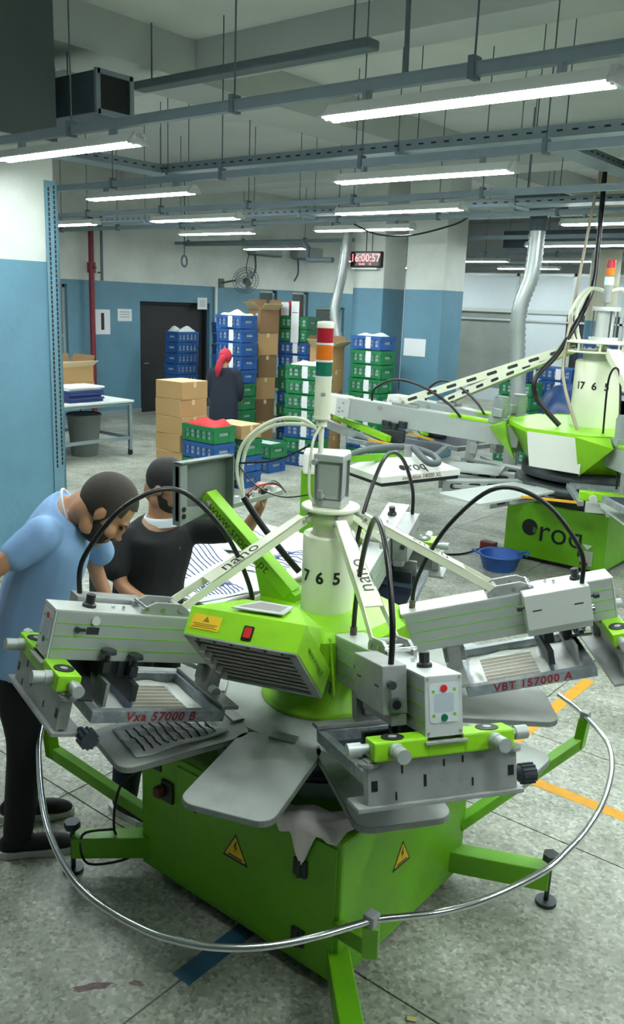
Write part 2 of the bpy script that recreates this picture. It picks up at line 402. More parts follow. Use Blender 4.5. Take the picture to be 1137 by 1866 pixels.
# perforated angle iron up the edge of the near pillar
ai = empty('angle_iron', (-6.88, 4.8, 0), 'perforated steel angle strip up the edge of the left pillar', 'angle iron')
part('strip', MB().bx(-6.897, -6.885, 4.70, 4.83, 0, 3.45).bx(-6.99, -6.885, 4.808, 4.83, 0, 3.45), mat('slotted_angle_paint', '#6d93a4', .5, .3, var=.15), ai)
hm = MB().bx(-6.884, -6.882, -.008, .008, -.016, .016).mesh('hole'); hm.materials.append(m_black); hm.transform(Matrix.Translation((6.88, 0, 0)))
for k in range(60):
    for dy in (4.735, 4.79):
        h = bpy.data.objects.new('hole', hm); COL.objects.link(h); h.parent = ai; h.location = (0, dy - 4.8, .9 + k * .042 + (.021 if dy > 4.75 else 0))

# ------------------------------------------------------------------ white partition with windows far right
m_part = mat('partition_white', '#c3cdd2', .5, var=.04)
m_partlow = mat('partition_panel', '#b3bfc6', .5, var=.04)
pt = MB().bx(-14.7, -2.0, 22.0, 22.1, 2.45, 3.45).bx(-14.7, -12.5, 22.0, 22.1, 0, 2.45).bx(-10.6, -9.3, 22, 22.1, 0, 2.45).bx(-7.9, -2, 22, 22.1, 0, 2.45).bx(-14.7, -2, 22, 22.1, 0, .35)
part_wall = struct('wall_partition', pt, m_part); part_wall['label'] = 'white partition wall with two windows behind the far machine'
tr = MB()
for x in (-12.55, -10.75, -9.15, -7.85, -6.2): tr.bx(x - .04, x + .04, 21.95, 22.0, 0, 3.45)
tr.bx(-14.7, -2, 21.94, 22.0, 2.42, 2.52).bx(-14.7, -2, 21.95, 22, 3.38, 3.45).bx(-14.7, -2, 21.95, 22, 2.2, 2.25)
struct('mullion', tr, m_alu, part_wall)
m_curtain = mat('pale_curtain', '#7e8681', .8, var=.25, scale=2)
struct('pane', MB().bx(-12.5, -10.6, 22.02, 22.05, .35, 2.45), m_curtain, part_wall)
struct('pane', MB().bx(-9.3, -7.9, 22.02, 22.05, .35, 2.45), mat('dark_pane', '#2b2f33', .3), part_wall)

# ------------------------------------------------------------------ fluorescent fittings
def make_fitting(L=1.66):
    r = empty('fluorescent_light', (0, 0, 0), None, 'ceiling light')
    h = MB(basis((-L / 2, 0, 0), (0, 1, 0), (0, 0, 1)))
    h.prism([(-.03, .045), (-.075, -.012), (-.075, -.02), (-.068, -.02), (-.026, .01), (.026, .01), (.068, -.02), (.075, -.02), (.075, -.012), (.03, .045)], 0, L)
    lpart('housing', h, m_white, r)
    for y in (-.034, .034): lpart('tube', MB().cyl((-L / 2 + .03, y, -.016), (L / 2 - .03, y, -.016), .02, 10), m_tube, r)
    for s in (-1, 1):
        e = MB(basis((s * L / 2 - (0 if s < 0 else .035), 0, 0), (0, 1, 0), (0, 0, 1)))
        e.prism([(-.032, .05), (-.08, -.014), (-.08, -.03), (.08, -.03), (.08, -.014), (.032, .05)], 0, .035)
        for k in (-.034, .034): e.m = Matrix(); e.cyl((s * (L / 2 - .05), k, -.016), (s * (L / 2 - .02), k, -.016), .02, 10)
        lpart('end_cap', e, mat('lamp_holder_grey', '#c8ccca', .5), r)
    return r
fit = make_fitting(); fused = [False]; FG = 'fluorescent battens hung from the rails'
TZ = 3.515
vis = [(-4.83 - .83, 4.05, 'long fluorescent lamp in front of the left pillar'), (-2.41, 4.05, 'largest and nearest fluorescent lamp at upper right'),
       (-7.345, 6.15, 'fluorescent lamp second from the top on the left, right of the pillar'), (-3.94, 6.15, 'fluorescent lamp just below the biggest one at upper right'),
       (-11.65, 8.25, 'short cut-off fluorescent lamp showing beside the left pillar'), (-8.75, 8.25, 'fluorescent lamp third down on the left half'),
       (-5.545, 8.25, 'third fluorescent lamp down on the right half'), (-10.2, 10.1, 'fourth fluorescent lamp down on the left half, above the fan'),
       (-7.345, 10.1, 'fluorescent lamp right above the digital clock'), (-3.63, 10.1, 'fluorescent lamp cut off by the right edge behind hanging cables'),
       (-11.8, 13.3, 'thin distant fluorescent lamp in front of the air conditioners'), (-9.6, 17.4, 'distant fluorescent lamp right of the wide blue pillar'),
       (-9.75, 20.4, 'farthest fluorescent lamp, left one above the partition'), (-7.5, 17.4, 'farthest fluorescent lamp, right one above the partition')]
for x, y, lb in vis: place(fit, fused, (x, y, TZ), 0, lb, FG)
HID = 'fluorescent lamp overhead, beyond the edge of the photograph'
for x, y in ((.85, 4.05), (-.55, 6.15), (2.0, 6.15), (-2.1, 8.25), (1.2, 8.25), (-.3, 10.1), (-4.1, 1.85), (-.75, 1.85), (2.4, 1.85), (-8.6, 1.85),
             (-11.0, 4.05), (-11.3, 6.15), (-5.6, 13.3), (-2.2, 13.3), (-4.8, 17.4), (-2.9, 17.4), (-6.3, 20.4), (-3.0, 20.4), (-12.2, 17.4), (-12.9, 20.4)):
    place(fit, fused, (x, y, TZ), 0, HID, FG)

# ------------------------------------------------------------------ rails, trays, ducts under the ceiling
def rail(y, x0, x1, label, z=3.635, rods=None, w=.05, h=.062):
    r = empty('lighting_rail', ((x0 + x1) / 2, y, z), label, 'ceiling rail', 'lighting rails')
    part('channel', MB().bx(x0, x1, y - w / 2, y + w / 2, z - h / 2, z + h / 2).bx(x0, x1, y - w / 2 - .004, y + w / 2 + .004, z + h / 2 - .008, z + h / 2), m_galv, r)
    if rods is None: rods = [x0 + .4 + 1.63 * k for k in range(int((x1 - x0) / 1.63))]
    for k in rods:
        part('hanger_rod', MB().cyl((k, y, z), (k, y, ZC), .006, 6), m_dkgalv, r)
        part('clip', MB().bx(k - .018, k + .018, y - w / 2 - .012, y + w / 2 + .012, z - h / 2 - .012, z + h / 2 + .03), m_dkgalv, r)
    for f, yy, _ in vis:
        if abs(yy - y) < .3 and x0 < f < x1:
            for s in (-.55, .55): part('lamp_bracket', MB().bx(f + s - .012, f + s + .012, y - .03, y + .03, TZ + .044, z - h / 2), m_galv, r)
    return r
rail(4.05, -12.5, 3.5, 'nearest grey rail carrying the two biggest lamps')
rail(6.15, -14.7, 3, 'second grey rail from the front with lamps below it')
rail(8.25, -14.7, 3, 'third grey rail from the front across the hall')
rail(10.1, -14.7, 3, 'fourth grey rail from the front above the clock')
rail(13.3, -14.7, 1, 'last grey rail in front of the air conditioners')
rail(17.4, -13, -2, 'far grey rail beyond the pillars')
rail(1.85, -9.6, 6, 'grey lighting rail overhead, beyond the top edge of the photo')
rail(20.4, -14, -1.5, 'farthest grey rail above the white partition')
def tray(a, b, w, label, side=.06):
    """perforated cable tray from a to b"""
    a, b = Vector(a), Vector(b); r = empty('cable_tray', (a + b) / 2, label, 'cable tray'); d = (b - a).normalized(); n = Vector((-d.y, d.x, 0)) * (w / 2)
    part('tray_bottom', MB().beam(a, b, w, .006), m_galv, r)
    up = Vector((0, 0, side / 2))
    for s in (1, -1):
        part('side_rail', MB().beam(a + n * s + up, b + n * s + up, .006, side), m_galv, r)
    hb = MB().box((0, 0, 0), (.05 if abs(d.x) > .5 else .004, .004 if abs(d.x) > .5 else .05, .014)).mesh('slot'); hb.materials.append(m_black)
    L = (b - a).length
    for k in range(int(L / .13)):
        p = a + d * (k * .13 + .06) - n - Vector((-d.y, d.x, 0)) * .004 + up
        o = bpy.data.objects.new('slot', hb); COL.objects.link(o); o.parent = r; o.location = p - r.location
    for k in range(int(L / 3.1) + 1):
        p = a + d * (k * 3.1 + .1)
        for s in (1, -1): part('hanger_rod', MB().cyl(p + n * s * 1.05, (p.x + n.x * s * 1.05, p.y + n.y * s * 1.05, ZC), .005, 6), m_dkgalv, r)
        part('cross_bar', MB().beam(p - n * 1.2 - Vector((0, 0, .02)), p + n * 1.2 - Vector((0, 0, .02)), .04, .03), m_galv, r)
    return r
tray((-7.9, 7.1, 3.86), (2, 7.1, 3.86), .3, 'long perforated cable tray crossing above the second row of lamps', .09)
tray((-8.05, 5.45, 3.86), (-8.05, 7.25, 3.86), .3, 'short branch of cable tray behind the left pillar', .09)
tray((-14, 9.3, 3.62), (-3, 9.3, 3.62), .3, 'far perforated cable tray between the back rows of lamps', .07)
tray((-3.4, 7.2, 3.86), (-3.4, 13, 3.86), .25, 'cable tray running back above the far machine', .07)
m_duct = mat('duct_steel', '#4c5a63', .55, .2, var=.15)
dct = empty('air_duct', (-7.7, 5.2, 4.02), 'dark rectangular air duct with an open grille end beside the pillar', 'air duct')
part('duct_body', MB().bx(-10.5, -6.53, 5.0, 5.38, 4.02, 4.36, .01), m_duct, dct)
part('grille', MB().bx(-6.53, -6.518, 5.03, 5.35, 4.05, 4.33), m_black, dct)
part('grille_frame', MB().bx(-6.535, -6.505, 4.985, 5.03, 4.01, 4.37).bx(-6.535, -6.505, 5.35, 5.395, 4.01, 4.37).bx(-6.535, -6.505, 5.0, 5.38, 4.01, 4.05).bx(-6.535, -6.505, 5.0, 5.38, 4.33, 4.37), m_galv, dct)
for x in (-7.2, -9): part('hanger_rod', MB().cyl((x, 5.2, 4.36), (x, 5.2, ZC), .006, 6), m_dkgalv, dct)
solo('conduit', MB().bx(-7.1, -4.3, 5.86, 6.02, 4.42, 4.5, .02).cyl((-6.9, 5.94, 4.5), (-6.9, 5.94, ZC), .008, 6).cyl((-4.5, 5.94, 4.5), (-4.5, 5.94, ZC), .008, 6), m_dkgalv, 'flat dark conduit high up between the duct and the ceiling', 'conduit', loc=(-5.7, 5.94, 4.42))
dk = empty('air_duct', (-2.9, 8.9, 3.35), 'dark hanging duct box at the upper right edge', 'air duct')
part('duct_body', MB().bx(-3.08, -2.5, 8.5, 9.2, 3.42, 4.3, .02), mat('dark_blue_duct', '#33414c', .6, var=.1), dk)
part('duct_collar', MB().bx(-3.04, -2.54, 8.54, 9.16, 4.3, ZC), m_duct, dk)
dk2 = empty('air_duct', (-7, 14.3, 3.4), 'dark blue main duct across the hall above the flexible hose', 'air duct')
part('duct_body', MB().bx(-7.2, -1, 14.0, 14.5, 3.52, 3.8, .01), mat('dark_blue_duct', '#33414c'), dk2)
for x in (-6.5, -4, -1.5): part('hanger_rod', MB().cyl((x, 14.25, 3.8), (x, 14.25, ZC), .008, 6), m_dkgalv, dk2)
# wall-side pipework
pp = empty('red_pipe', (-14.55, 11.0, 0), 'dark red riser pipe on the blue wall left of the door', 'pipe')
part('pipe', MB().cyl((-14.6, 10.98, 0), (-14.6, 10.98, 3.95), .055, 12), m_red, pp)
part('valve', MB().cyl((-14.6, 10.98, 2.9), (-14.6, 10.98, 3.1), .085, 12).box((-14.52, 10.98, 3.0), (.1, .05, .05)), m_red, pp)
solo('pipe', MB().cyl((-14.62, 11.25, 2.76), (-14.62, 11.25, 4.1), .028, 8).bx(X0 + .002, -14.6, 11.235, 11.265, 2.9, 2.93).bx(X0 + .002, -14.6, 11.235, 11.265, 3.8, 3.83), m_dkgalv, 'thin dark pipe beside the red riser', 'pipe', loc=(-14.62, 11.25, 2.76))
solo('pipe', MB().cyl((-14.7, 14.55, .0), (-14.7, 14.55, 2.76), .035, 8), m_white, 'white vertical conduit on the blue wall right of the dark door', 'pipe', loc=(-14.7, 14.55, 0))
lp = catmull([(-14.4, 12.1, 3.62), (-11.2, 12.2, 3.62), (-11.0, 12.2, 3.62)], 4)
solo('pipe', MB().tube([(-12.9, 11.9, 3.5), (-12.9, 11.9, ZC)], .012, 6).tube([(-12.9, 11.9, 3.5), (-9.9, 11.9, 3.5), (-9.8, 11.9, 3.4), (-9.8, 11.9, 3.2), (-9.25, 11.9, 3.2)], .045, 8), m_dkgalv, 'grey stepped pipe running below the back lamps', 'pipe', loc=(-11, 11.9, 3.2))
bell = empty('pull_loop', (-12.9, 11.9, 3.2), 'small round ring hanging from the stepped pipe', 'ring')
part('ring', MB().cyl((-12.9, 11.9, 3.27), (-12.9, 11.9, 3.47), .01, 6).tube([(-12.9, 11.9 + .07 * cos(a), 3.18 + .1 * sin(a)) for a in [2 * pi * i / 20 for i in range(20)]], .022, 6, True), m_dkgalv, bell)
# ------------------------------------------------------------------ near machine: rotary screen printing press
m_green = mat('machine_green', '#8fd01f', .38, var=.08, scale=4, dirt='#5f8a1c', dirt_amt=.25, dscale=5)
m_greenshade = mat('shaded_cabinet_green', '#68ac10', .4, var=.08, scale=3, dirt='#417010', dirt_amt=.3, dscale=4)  # the machine's green again, darkened to put the cabinet's shade into the colour
m_cream = mat('cream_enamel', '#e6e8d0', .35, var=.04)
m_alum = mat('brushed_aluminium', '#b4bbb8', .42, .35, var=.1, scale=9)
m_alumtop = mat('pale_aluminium', '#d5dad6', .35, .25, var=.05)
m_steel = mat('worn_steel', '#a0a3a1', .45, .3, var=.2, scale=12, dirt='#6a7072', dirt_amt=.4, dscale=8)
m_dksteel = mat('dark_steel', '#3a4042', .45, .5, var=.3, scale=14)
m_chrome = mat('polished_steel', '#c9cdcc', .16, .95, var=.03)
m_plate = mat('pallet_aluminium', '#b9bfba', .5, .05, var=.12, scale=7, dirt='#929995', dirt_amt=.5, dscale=5)
m_platerub = mat('pallet_rim', '#868d8a', .6, .1, var=.2, scale=20)
m_whiteink = mat('white_ink', '#eef0ea', .3, var=.04, bump=.5, bscale=25)
m_screenfr = mat('frame_aluminium', '#8b949a', .45, .4, var=.25, scale=18, dirt='#d8dcd8', dirt_amt=.6, dscale=14)
m_meshtan = mat('screen_mesh', '#8a8270', .5, var=.2, scale=30)
m_meshnavy = mat('navy_screen_mesh', '#1c2333', .5, var=.3, scale=20)
m_redink = mat('red_marker', '#8e1f2c', .7, var=.2)
m_btnred = mat('red_button', '#c3241f', .35); m_btngreen = mat('green_button', '#14724a', .35); m_lime = mat('lime_mark', '#7bc62a', .5)
m_panel = mat('membrane_panel', '#d3dade', .4, var=.02); m_paneldisp = mat('panel_window', '#b9c3cc', .3)
m_sticker = mat('yellow_sticker', '#f0c81c', .5, var=.04)
m_orange = mat('orange_lens', '#d9701a', .25, coat=.3); m_redlens = mat('red_lens', '#a01f2b', .25, coat=.3); m_grnlens = mat('green_lens', '#1f6b52', .25, coat=.3)
m_shirt = mat('white_cotton', '#dfe4e6', .85, var=.05, bump=.3, bscale=40)
m_navystripe = mat('navy_print', '#3c4a86', .85)
m_foil = mat('aluminium_foil', '#c3c8ca', .4, .4, var=.15, bump=.3, bscale=12)
m_heater = mat('heater_louvre', '#c4beb2', .45, .3, var=.25, scale=14)
m_cloth = mat('pink_rag', '#f7ebeb', .9, var=.06)
m_rust = mat('rusty_switch', '#6b3a2c', .7, var=.3)

CX, CY = -2.065, 2.71
TH = {'F': -35.2, 'L': -107.2, 'R': 36.8, 'B': 108.8}
def polar(r, th, z, lat=0):
    t = rad(th); return Vector((CX + r * cos(t) - lat * sin(t), CY + r * sin(t) + lat * cos(t), z))
press = empty('screen_printing_machine', (CX, CY, 0), 'bright green and cream rotary screen printing press in the foreground', 'machine')

# cabinet
CB = (-2.63, -1.54, 2.18, 3.11)
cab = part('cabinet', MB().bx(*CB, .045, .644, .012), m_greenshade, press)
part('plinth', MB().bx(CB[0] + .06, CB[1] - .06, CB[2] + .06, CB[3] - .06, .0, .05), m_black, press)
part('door_panel', MB().bx(-2.40, CB[1] - .02, CB[2] - .006, CB[2] + .002, .075, .615, .004), m_greenshade, cab)
def hinge(z, x=-1.72): part('hinge', MB().bx(x - .03, x + .03, CB[2] - .02, CB[2] - .005, z - .035, z + .035, .004).cyl((x, CB[2] - .022, z - .035), (x, CB[2] - .022, z + .035), .008, 8), m_dksteel, cab)
hinge(.47); hinge(.17)
def warn(o, x, y, sz, name='warning_sign'):
    m = basis(o, x, y); mb = MB(m); q = part(name, mb.prism([(-sz * .55, -sz * .42), (sz * .55, -sz * .42), (0, sz * .55)], 0, .001), m_black, cab, 'yellow triangular high voltage warning sign')
    mb = MB(m); k = .82; mb.prism([(-sz * .55 * k, -sz * .42 * k + .002), (sz * .55 * k, -sz * .42 * k + .002), (0, sz * .55 * k)], .001, .0016)
    mb.f = mb.f; part('sign_face', mb, m_sticker, cab)
    part('lightning_bolt', MB(m).prism([(.004, sz * .3), (-.011, .006), (-.001, .008), (-.004, -.016), (.011, .012), (.002, .01), (.008, sz * .3)], .0016, .0022), m_black, cab)
    part('sign_line', MB(m).prism(rrect(sz * .62, .006, .002, 2, 0, -sz * .27), .0016, .0022), m_black, cab)
warn((-2.055, CB[2] - .0065, .385), (1, 0, 0), (0, 0, 1), .125)
warn((CB[1] + .0005, 2.585, .39), (0, 1, 0), (0, 0, 1), .115)
part('rocker_switch', MB().bx(-2.49, -2.42, CB[2] - .014, CB[2], .425, .52, .004), m_dksteel, cab); part('switch_lever', MB().bx(-2.50, -2.46, CB[2] - .05, CB[2] - .012, .45, .495, .008), m_rust, cab)
part('vent_plate', MB().bx(-2.605, -2.50, CB[2] - .006, CB[2], .545, .625), m_dksteel, cab)
part('screw', MB().cyl((-2.28, CB[2] - .014, .46), (-2.28, CB[2], .46), .01, 8), m_dksteel, cab)
# outrigger legs with levelling feet
def outrigger(cx, cy, ex, ey):
    a, b = Vector((cx, cy, .135)), Vector((ex, ey, .135)); l = part('outrigger_leg', MB().beam(a, b, .085, .1, bev=.006), m_greenshade, press)
    f = MB().cyl((ex, ey, 0), (ex, ey, .018), .045, 18).cyl((ex, ey, .018), (ex, ey, .22), .011, 10); part('levelling_foot', f, m_dksteel, l)
    part('hand_screw', MB().cyl((ex, ey, .2), (ex, ey, .215), .016, 10).cyl((ex, ey, .215), (ex, ey, .245), .036, 6), m_dksteel, l)
outrigger(-2.58, 2.24, -2.86, 1.98); outrigger(-1.62, 3.0, -1.17, 3.2); outrigger(-1.6, 2.25, -1.21, 1.86); outrigger(-2.55, 3.05, -2.85, 3.32)
# safety hoop and its brackets
hoop = [(-3.070, 2.006), (-2.880, 1.848), (-2.695, 1.724), (-2.525, 1.620), (-2.364, 1.532), (-2.208, 1.464), (-2.061, 1.417), (-1.951, 1.399), (-1.841, 1.398), (-1.728, 1.410), (-1.633, 1.433), (-1.510, 1.492), (-1.402, 1.585), (-1.316, 1.706), (-1.234, 1.868), (-1.206, 1.915), (-1.084, 2.066), (-0.999, 2.227), (-0.924, 2.473), (-0.907, 2.660), (-0.908, 2.811), (-0.930, 3.030), (-0.995, 3.295), (-1.072, 3.469), (-1.165, 3.583), (-1.326, 3.726), (-1.447, 3.804)]
part('safety_hoop', MB().tube(catmull([(x, y, .68) for x, y in hoop], 5), .0115, 10), m_chrome, press)
def hoop_bracket(base, knee, top):
    k = Vector(knee); mb = MB().beam(base, knee, .05, .05, bev=.004).beam((k.x, k.y, k.z - .025), top, .05, .045, bev=.004); o = part('hoop_bracket', mb, m_greenshade, press)
    t = Vector(top); part('hoop_clamp', MB().box((t.x, t.y, .68), (.04, .04, .045), .006), m_steel, o)
hoop_bracket((-2.60, 2.22, .26), (-3.045, 2.02, .50), (-3.06, 2.008, .665))
hoop_bracket((-1.56, 3.08, .27), (-1.27, 3.66, .55), (-1.262, 3.678, .665))
hoop_bracket((-1.55, 2.19, .29), (-1.235, 1.925, .56), (-1.222, 1.9, .665))
# cables round the left leg
part('cable', MB().tube(catmull([(-2.62, 2.2, .5), (-2.7, 2.12, .42), (-2.72, 2.1, .2), (-2.66, 2.15, .08), (-2.78, 2.0, .06), (-2.80, 1.99, .2), (-2.72, 2.1, .21)], 6), .006, 6), m_rubber, press)

# turntable drum, hub plate and pallets
part('turntable_drum', MB().lathe([(.40, .64), (.43, .66), (.43, .70), (.455, .71), (.455, .735), (.43, .745), (.42, .84)], (CX, CY, 0), 48), m_dksteel, press)
part('drum_band', MB().lathe([(.458, .645), (.458, .708)], (CX, CY, 0), 48), m_steel, press)
dz = polar(.4275, -56, .795); letters('S', .075, basis(dz, polar(1, 34, 0) - polar(0, 0, 0), (0, 0, 1)), m_black, press, 'emblem', bold=.004)
part('emblem_disc', MB(basis(polar(.4265, -56, .795), polar(1, 34, 0) - polar(0, 0, 0), (0, 0, 1))).prism([(.036 * cos(2 * pi * i / 20), .042 * sin(2 * pi * i / 20)) for i in range(20)], -.02, .0002), mat('emblem_grey', '#565d60', .5), press)
part('hub_plate', MB().lathe([(.40, .835), (.445, .84), (.45, .862), (.445, .866)], (CX, CY, 0), 60, False), m_plate, press)
ZP = .87
def pallet(k, dz=0, w=.335, r0=.44, r1=.975):
    th = -35.2 + 36 * k; o = polar(0, 0, 0); u = polar(1, th, 0) - o; v = polar(0, th, 0, 1) - o
    m = basis(polar((r0 + r1) / 2, th, ZP + dz), u, v)
    p = part('pallet', MB(m).prism(rrect(r1 - r0, w, .055, 5), -.016, 0), m_plate, press)
    part('pallet_rim', MB(m).prism(rrect(r1 - r0 + .006, w + .006, .058, 5), -.022, -.0015), m_platerub, p)
    part('pallet_arm', MB(basis(polar(.5, th, ZP + dz - .05), u, v)).bx(-.14, .2, -.045, .045, -.03, .03, .006), m_dksteel, p)
    part('pallet_clamp', MB(m).box((-(r1 - r0) / 2 - .0, 0, .004), (.05, .11, .01), .003), m_steel, p)
    return p
for k in range(10): pallet(k)

# green housing, gussets, column
NG = 10
def ring(r, th0=-35.2 + 18): return [tuple(polar(r, th0 + 36 * i, 0).xy) for i in range(NG)]
hs = part('housing', MB().prism(ring(.27), 1.05, 1.1, ring(.345)).prism(ring(.345), 1.1, 1.235).prism(ring(.345), 1.235, 1.262, ring(.30)), m_green, press)
part('lower_drum', MB().lathe([(.25, .866), (.262, .87), (.262, .90), (.235, .91), (.235, 1.06)], (CX, CY, 0), 40), m_green, press)
for th, num in ((-35.2, '3'), (-107.2, '5'), (36.8, '1'), (108.8, '9')):
    for s in (-1, 1):
        o0 = polar(0, 0, 0); u = polar(1, th, 0) - o0; m = basis(polar(.30, th, 1.05, s * .078), u, (0, 0, 1))
        g = part('gusset', MB(m).prism([(-.08, -.02), (.10, -.02), (.10, .0), (.02, .20), (-.08, .20)], -.004, .004), m_green, hs)
        if s < 0:
            m2 = basis(polar(.355, th, 1.06, -.0825), u, (0, 0, 1)); letters(num, .062, m2, m_black, hs, 'number', bold=.003)
part('column', MB().lathe([(.108, 1.258), (.108, 1.575), (.104, 1.582), (.075, 1.582), (.075, 1.575)], (CX, CY, 0), 48), m_cream, press)
part('column_collar', MB().lathe([(.07, 1.57), (.07, 1.628), (.095, 1.63), (.095, 1.68), (.06, 1.685)], (CX, CY, 0), 40), m_cream, press)
part('lifting_disc', MB().lathe([(.118, 1.685), (.12, 1.688), (.12, 1.697), (.118, 1.70)], (CX, CY, 0), 48), m_cream, press)
for n, th in (('6', -70), ('5', -33), ('7', -105)):
    p = polar(.1088, th, 1.415); letters(n, .068, basis(p, polar(1, th + 90, 0) - polar(0, 0, 0), (0, 0, 1)), m_black, press, 'number', bold=.002)
# pneumatic cylinder on top
cm = basis((CX, CY, 0), (cos(rad(20)), sin(rad(20)), 0), (-sin(rad(20)), cos(rad(20)), 0))
cylb = part('air_cylinder', MB(cm).bx(-.062, .062, -.06, .06, 1.70, 1.73, .006).bx(-.062, .062, -.06, .06, 1.885, 1.915, .006).bx(-.05, .05, -.05, .05, 1.73, 1.885, .012), m_alum, press)
for sx in (-1, 1):
    for sy in (-1, 1): part('tie_rod', MB(cm).cyl((sx * .052, sy * .05, 1.72), (sx * .052, sy * .05, 1.90), .007, 8), m_chrome, cylb)
part('air_fitting', MB(cm).cyl((-.02, -.06, 1.745), (-.02, -.085, 1.745), .014, 10).box((-.02, -.09, 1.76), (.02, .02, .035), .004), m_steel, cylb); part('air_fitting', MB(cm).cyl((-.05, -.06, 1.885), (-.05, -.085, 1.885), .012, 10), m_steel, cylb)
part('air_line', MB().tube(catmull([polar(.06, -110, 1.70), polar(.1, -115, 1.76), polar(.09, -120, 1.95), polar(.05, -130, 2.03)], 6), .006, 8), m_cream, press)
# signal tower
TX, TY = CX - .040, CY - .030
tw = part('signal_pole', MB().cyl((TX, TY, 1.915), (TX, TY, 2.06), .011, 12).cyl((TX, TY, 2.02), (TX, TY, 2.06), .022, 14), m_cream, press)
part('signal_base', MB().cyl((TX, TY, 2.06), (TX, TY, 2.215), .033, 24), m_cream, tw); part('base_cap', MB().cyl((TX, TY, 2.05), (TX, TY, 2.06), .035, 24), m_cream, tw)
for z0, z1, m, lb in ((2.218, 2.272, m_grnlens, 'green signal lens'), (2.28, 2.338, m_orange, 'orange signal lens'), (2.346, 2.404, m_redlens, 'red signal lens')): part('signal_lens', MB().cyl((TX, TY, z0), (TX, TY, z1), .0325, 24), m, tw, lb)
for z in (2.212, 2.274, 2.340): part('lens_ring', MB().cyl((TX, TY, z), (TX, TY, z + .008), .034, 24), m_white, tw)
part('signal_cap', MB().lathe([(.034, 2.404), (.034, 2.42), (.03, 2.428), (.012, 2.43)], (TX, TY, 0), 24), m_cream, tw)
part('maker_tag', MB().box((TX + .022, TY - .026, 2.15), (.002, .018, .01), 0, Matrix.Rotation(rad(-50), 3, 'Z')), m_steel, tw)
# cream hoses looping from the tower to the left, black harness to the housing
L0 = Vector((TX, TY, 1.97)); ld = Vector((-.78, -.62, 0)); fd = Vector((-.62, .78, 0))
for off, zz in ((0, 0), (.02, -.02)):
    part('cream_hose', MB().tube(catmull([L0 + Vector((0, 0, .02 + off)), L0 + ld * .08 + Vector((0, 0, .075 + zz)), L0 + ld * .2 + fd * .02 + Vector((0, 0, .06 + zz)), L0 + ld * (.31 - off) + fd * .03 + Vector((0, 0, -.03)), L0 + ld * (.34 - off) + fd * .04 + Vector((0, 0, -.15)), L0 + ld * .31 + fd * .03 + Vector((0, 0, -.26))], 8), .008, 8), m_cream, press)
part('black_harness', MB().tube(catmull([L0 + ld * .31 + fd * .03 + Vector((0, 0, -.26)), L0 + ld * .24 + fd * .02 + Vector((0, 0, -.36)), L0 + ld * .14 + Vector((0, 0, -.48)), L0 + ld * .07 + Vector((0, 0, -.56))], 8), .014, 10), m_rubber, press)
part('thin_lead', MB().tube(catmull([L0 + ld * .34 + fd * .04 + Vector((0, 0, -.12)), L0 + ld * .2 + Vector((0, 0, -.10)), L0 + ld * .1 + Vector((0, 0, -.06)), L0 + Vector((0, 0, .0))], 6), .004, 6), m_rubber, press)
part('thin_lead', MB().tube(catmull([L0 + ld * .34 + fd * .04 + Vector((0, 0, -.12)), L0 + ld * .26 + Vector((0, 0, -.20)), L0 + ld * .15 + Vector((0, 0, -.245)), L0 + ld * .03 + Vector((0, 0, -.23))], 6), .003, 6), m_rubber, press)

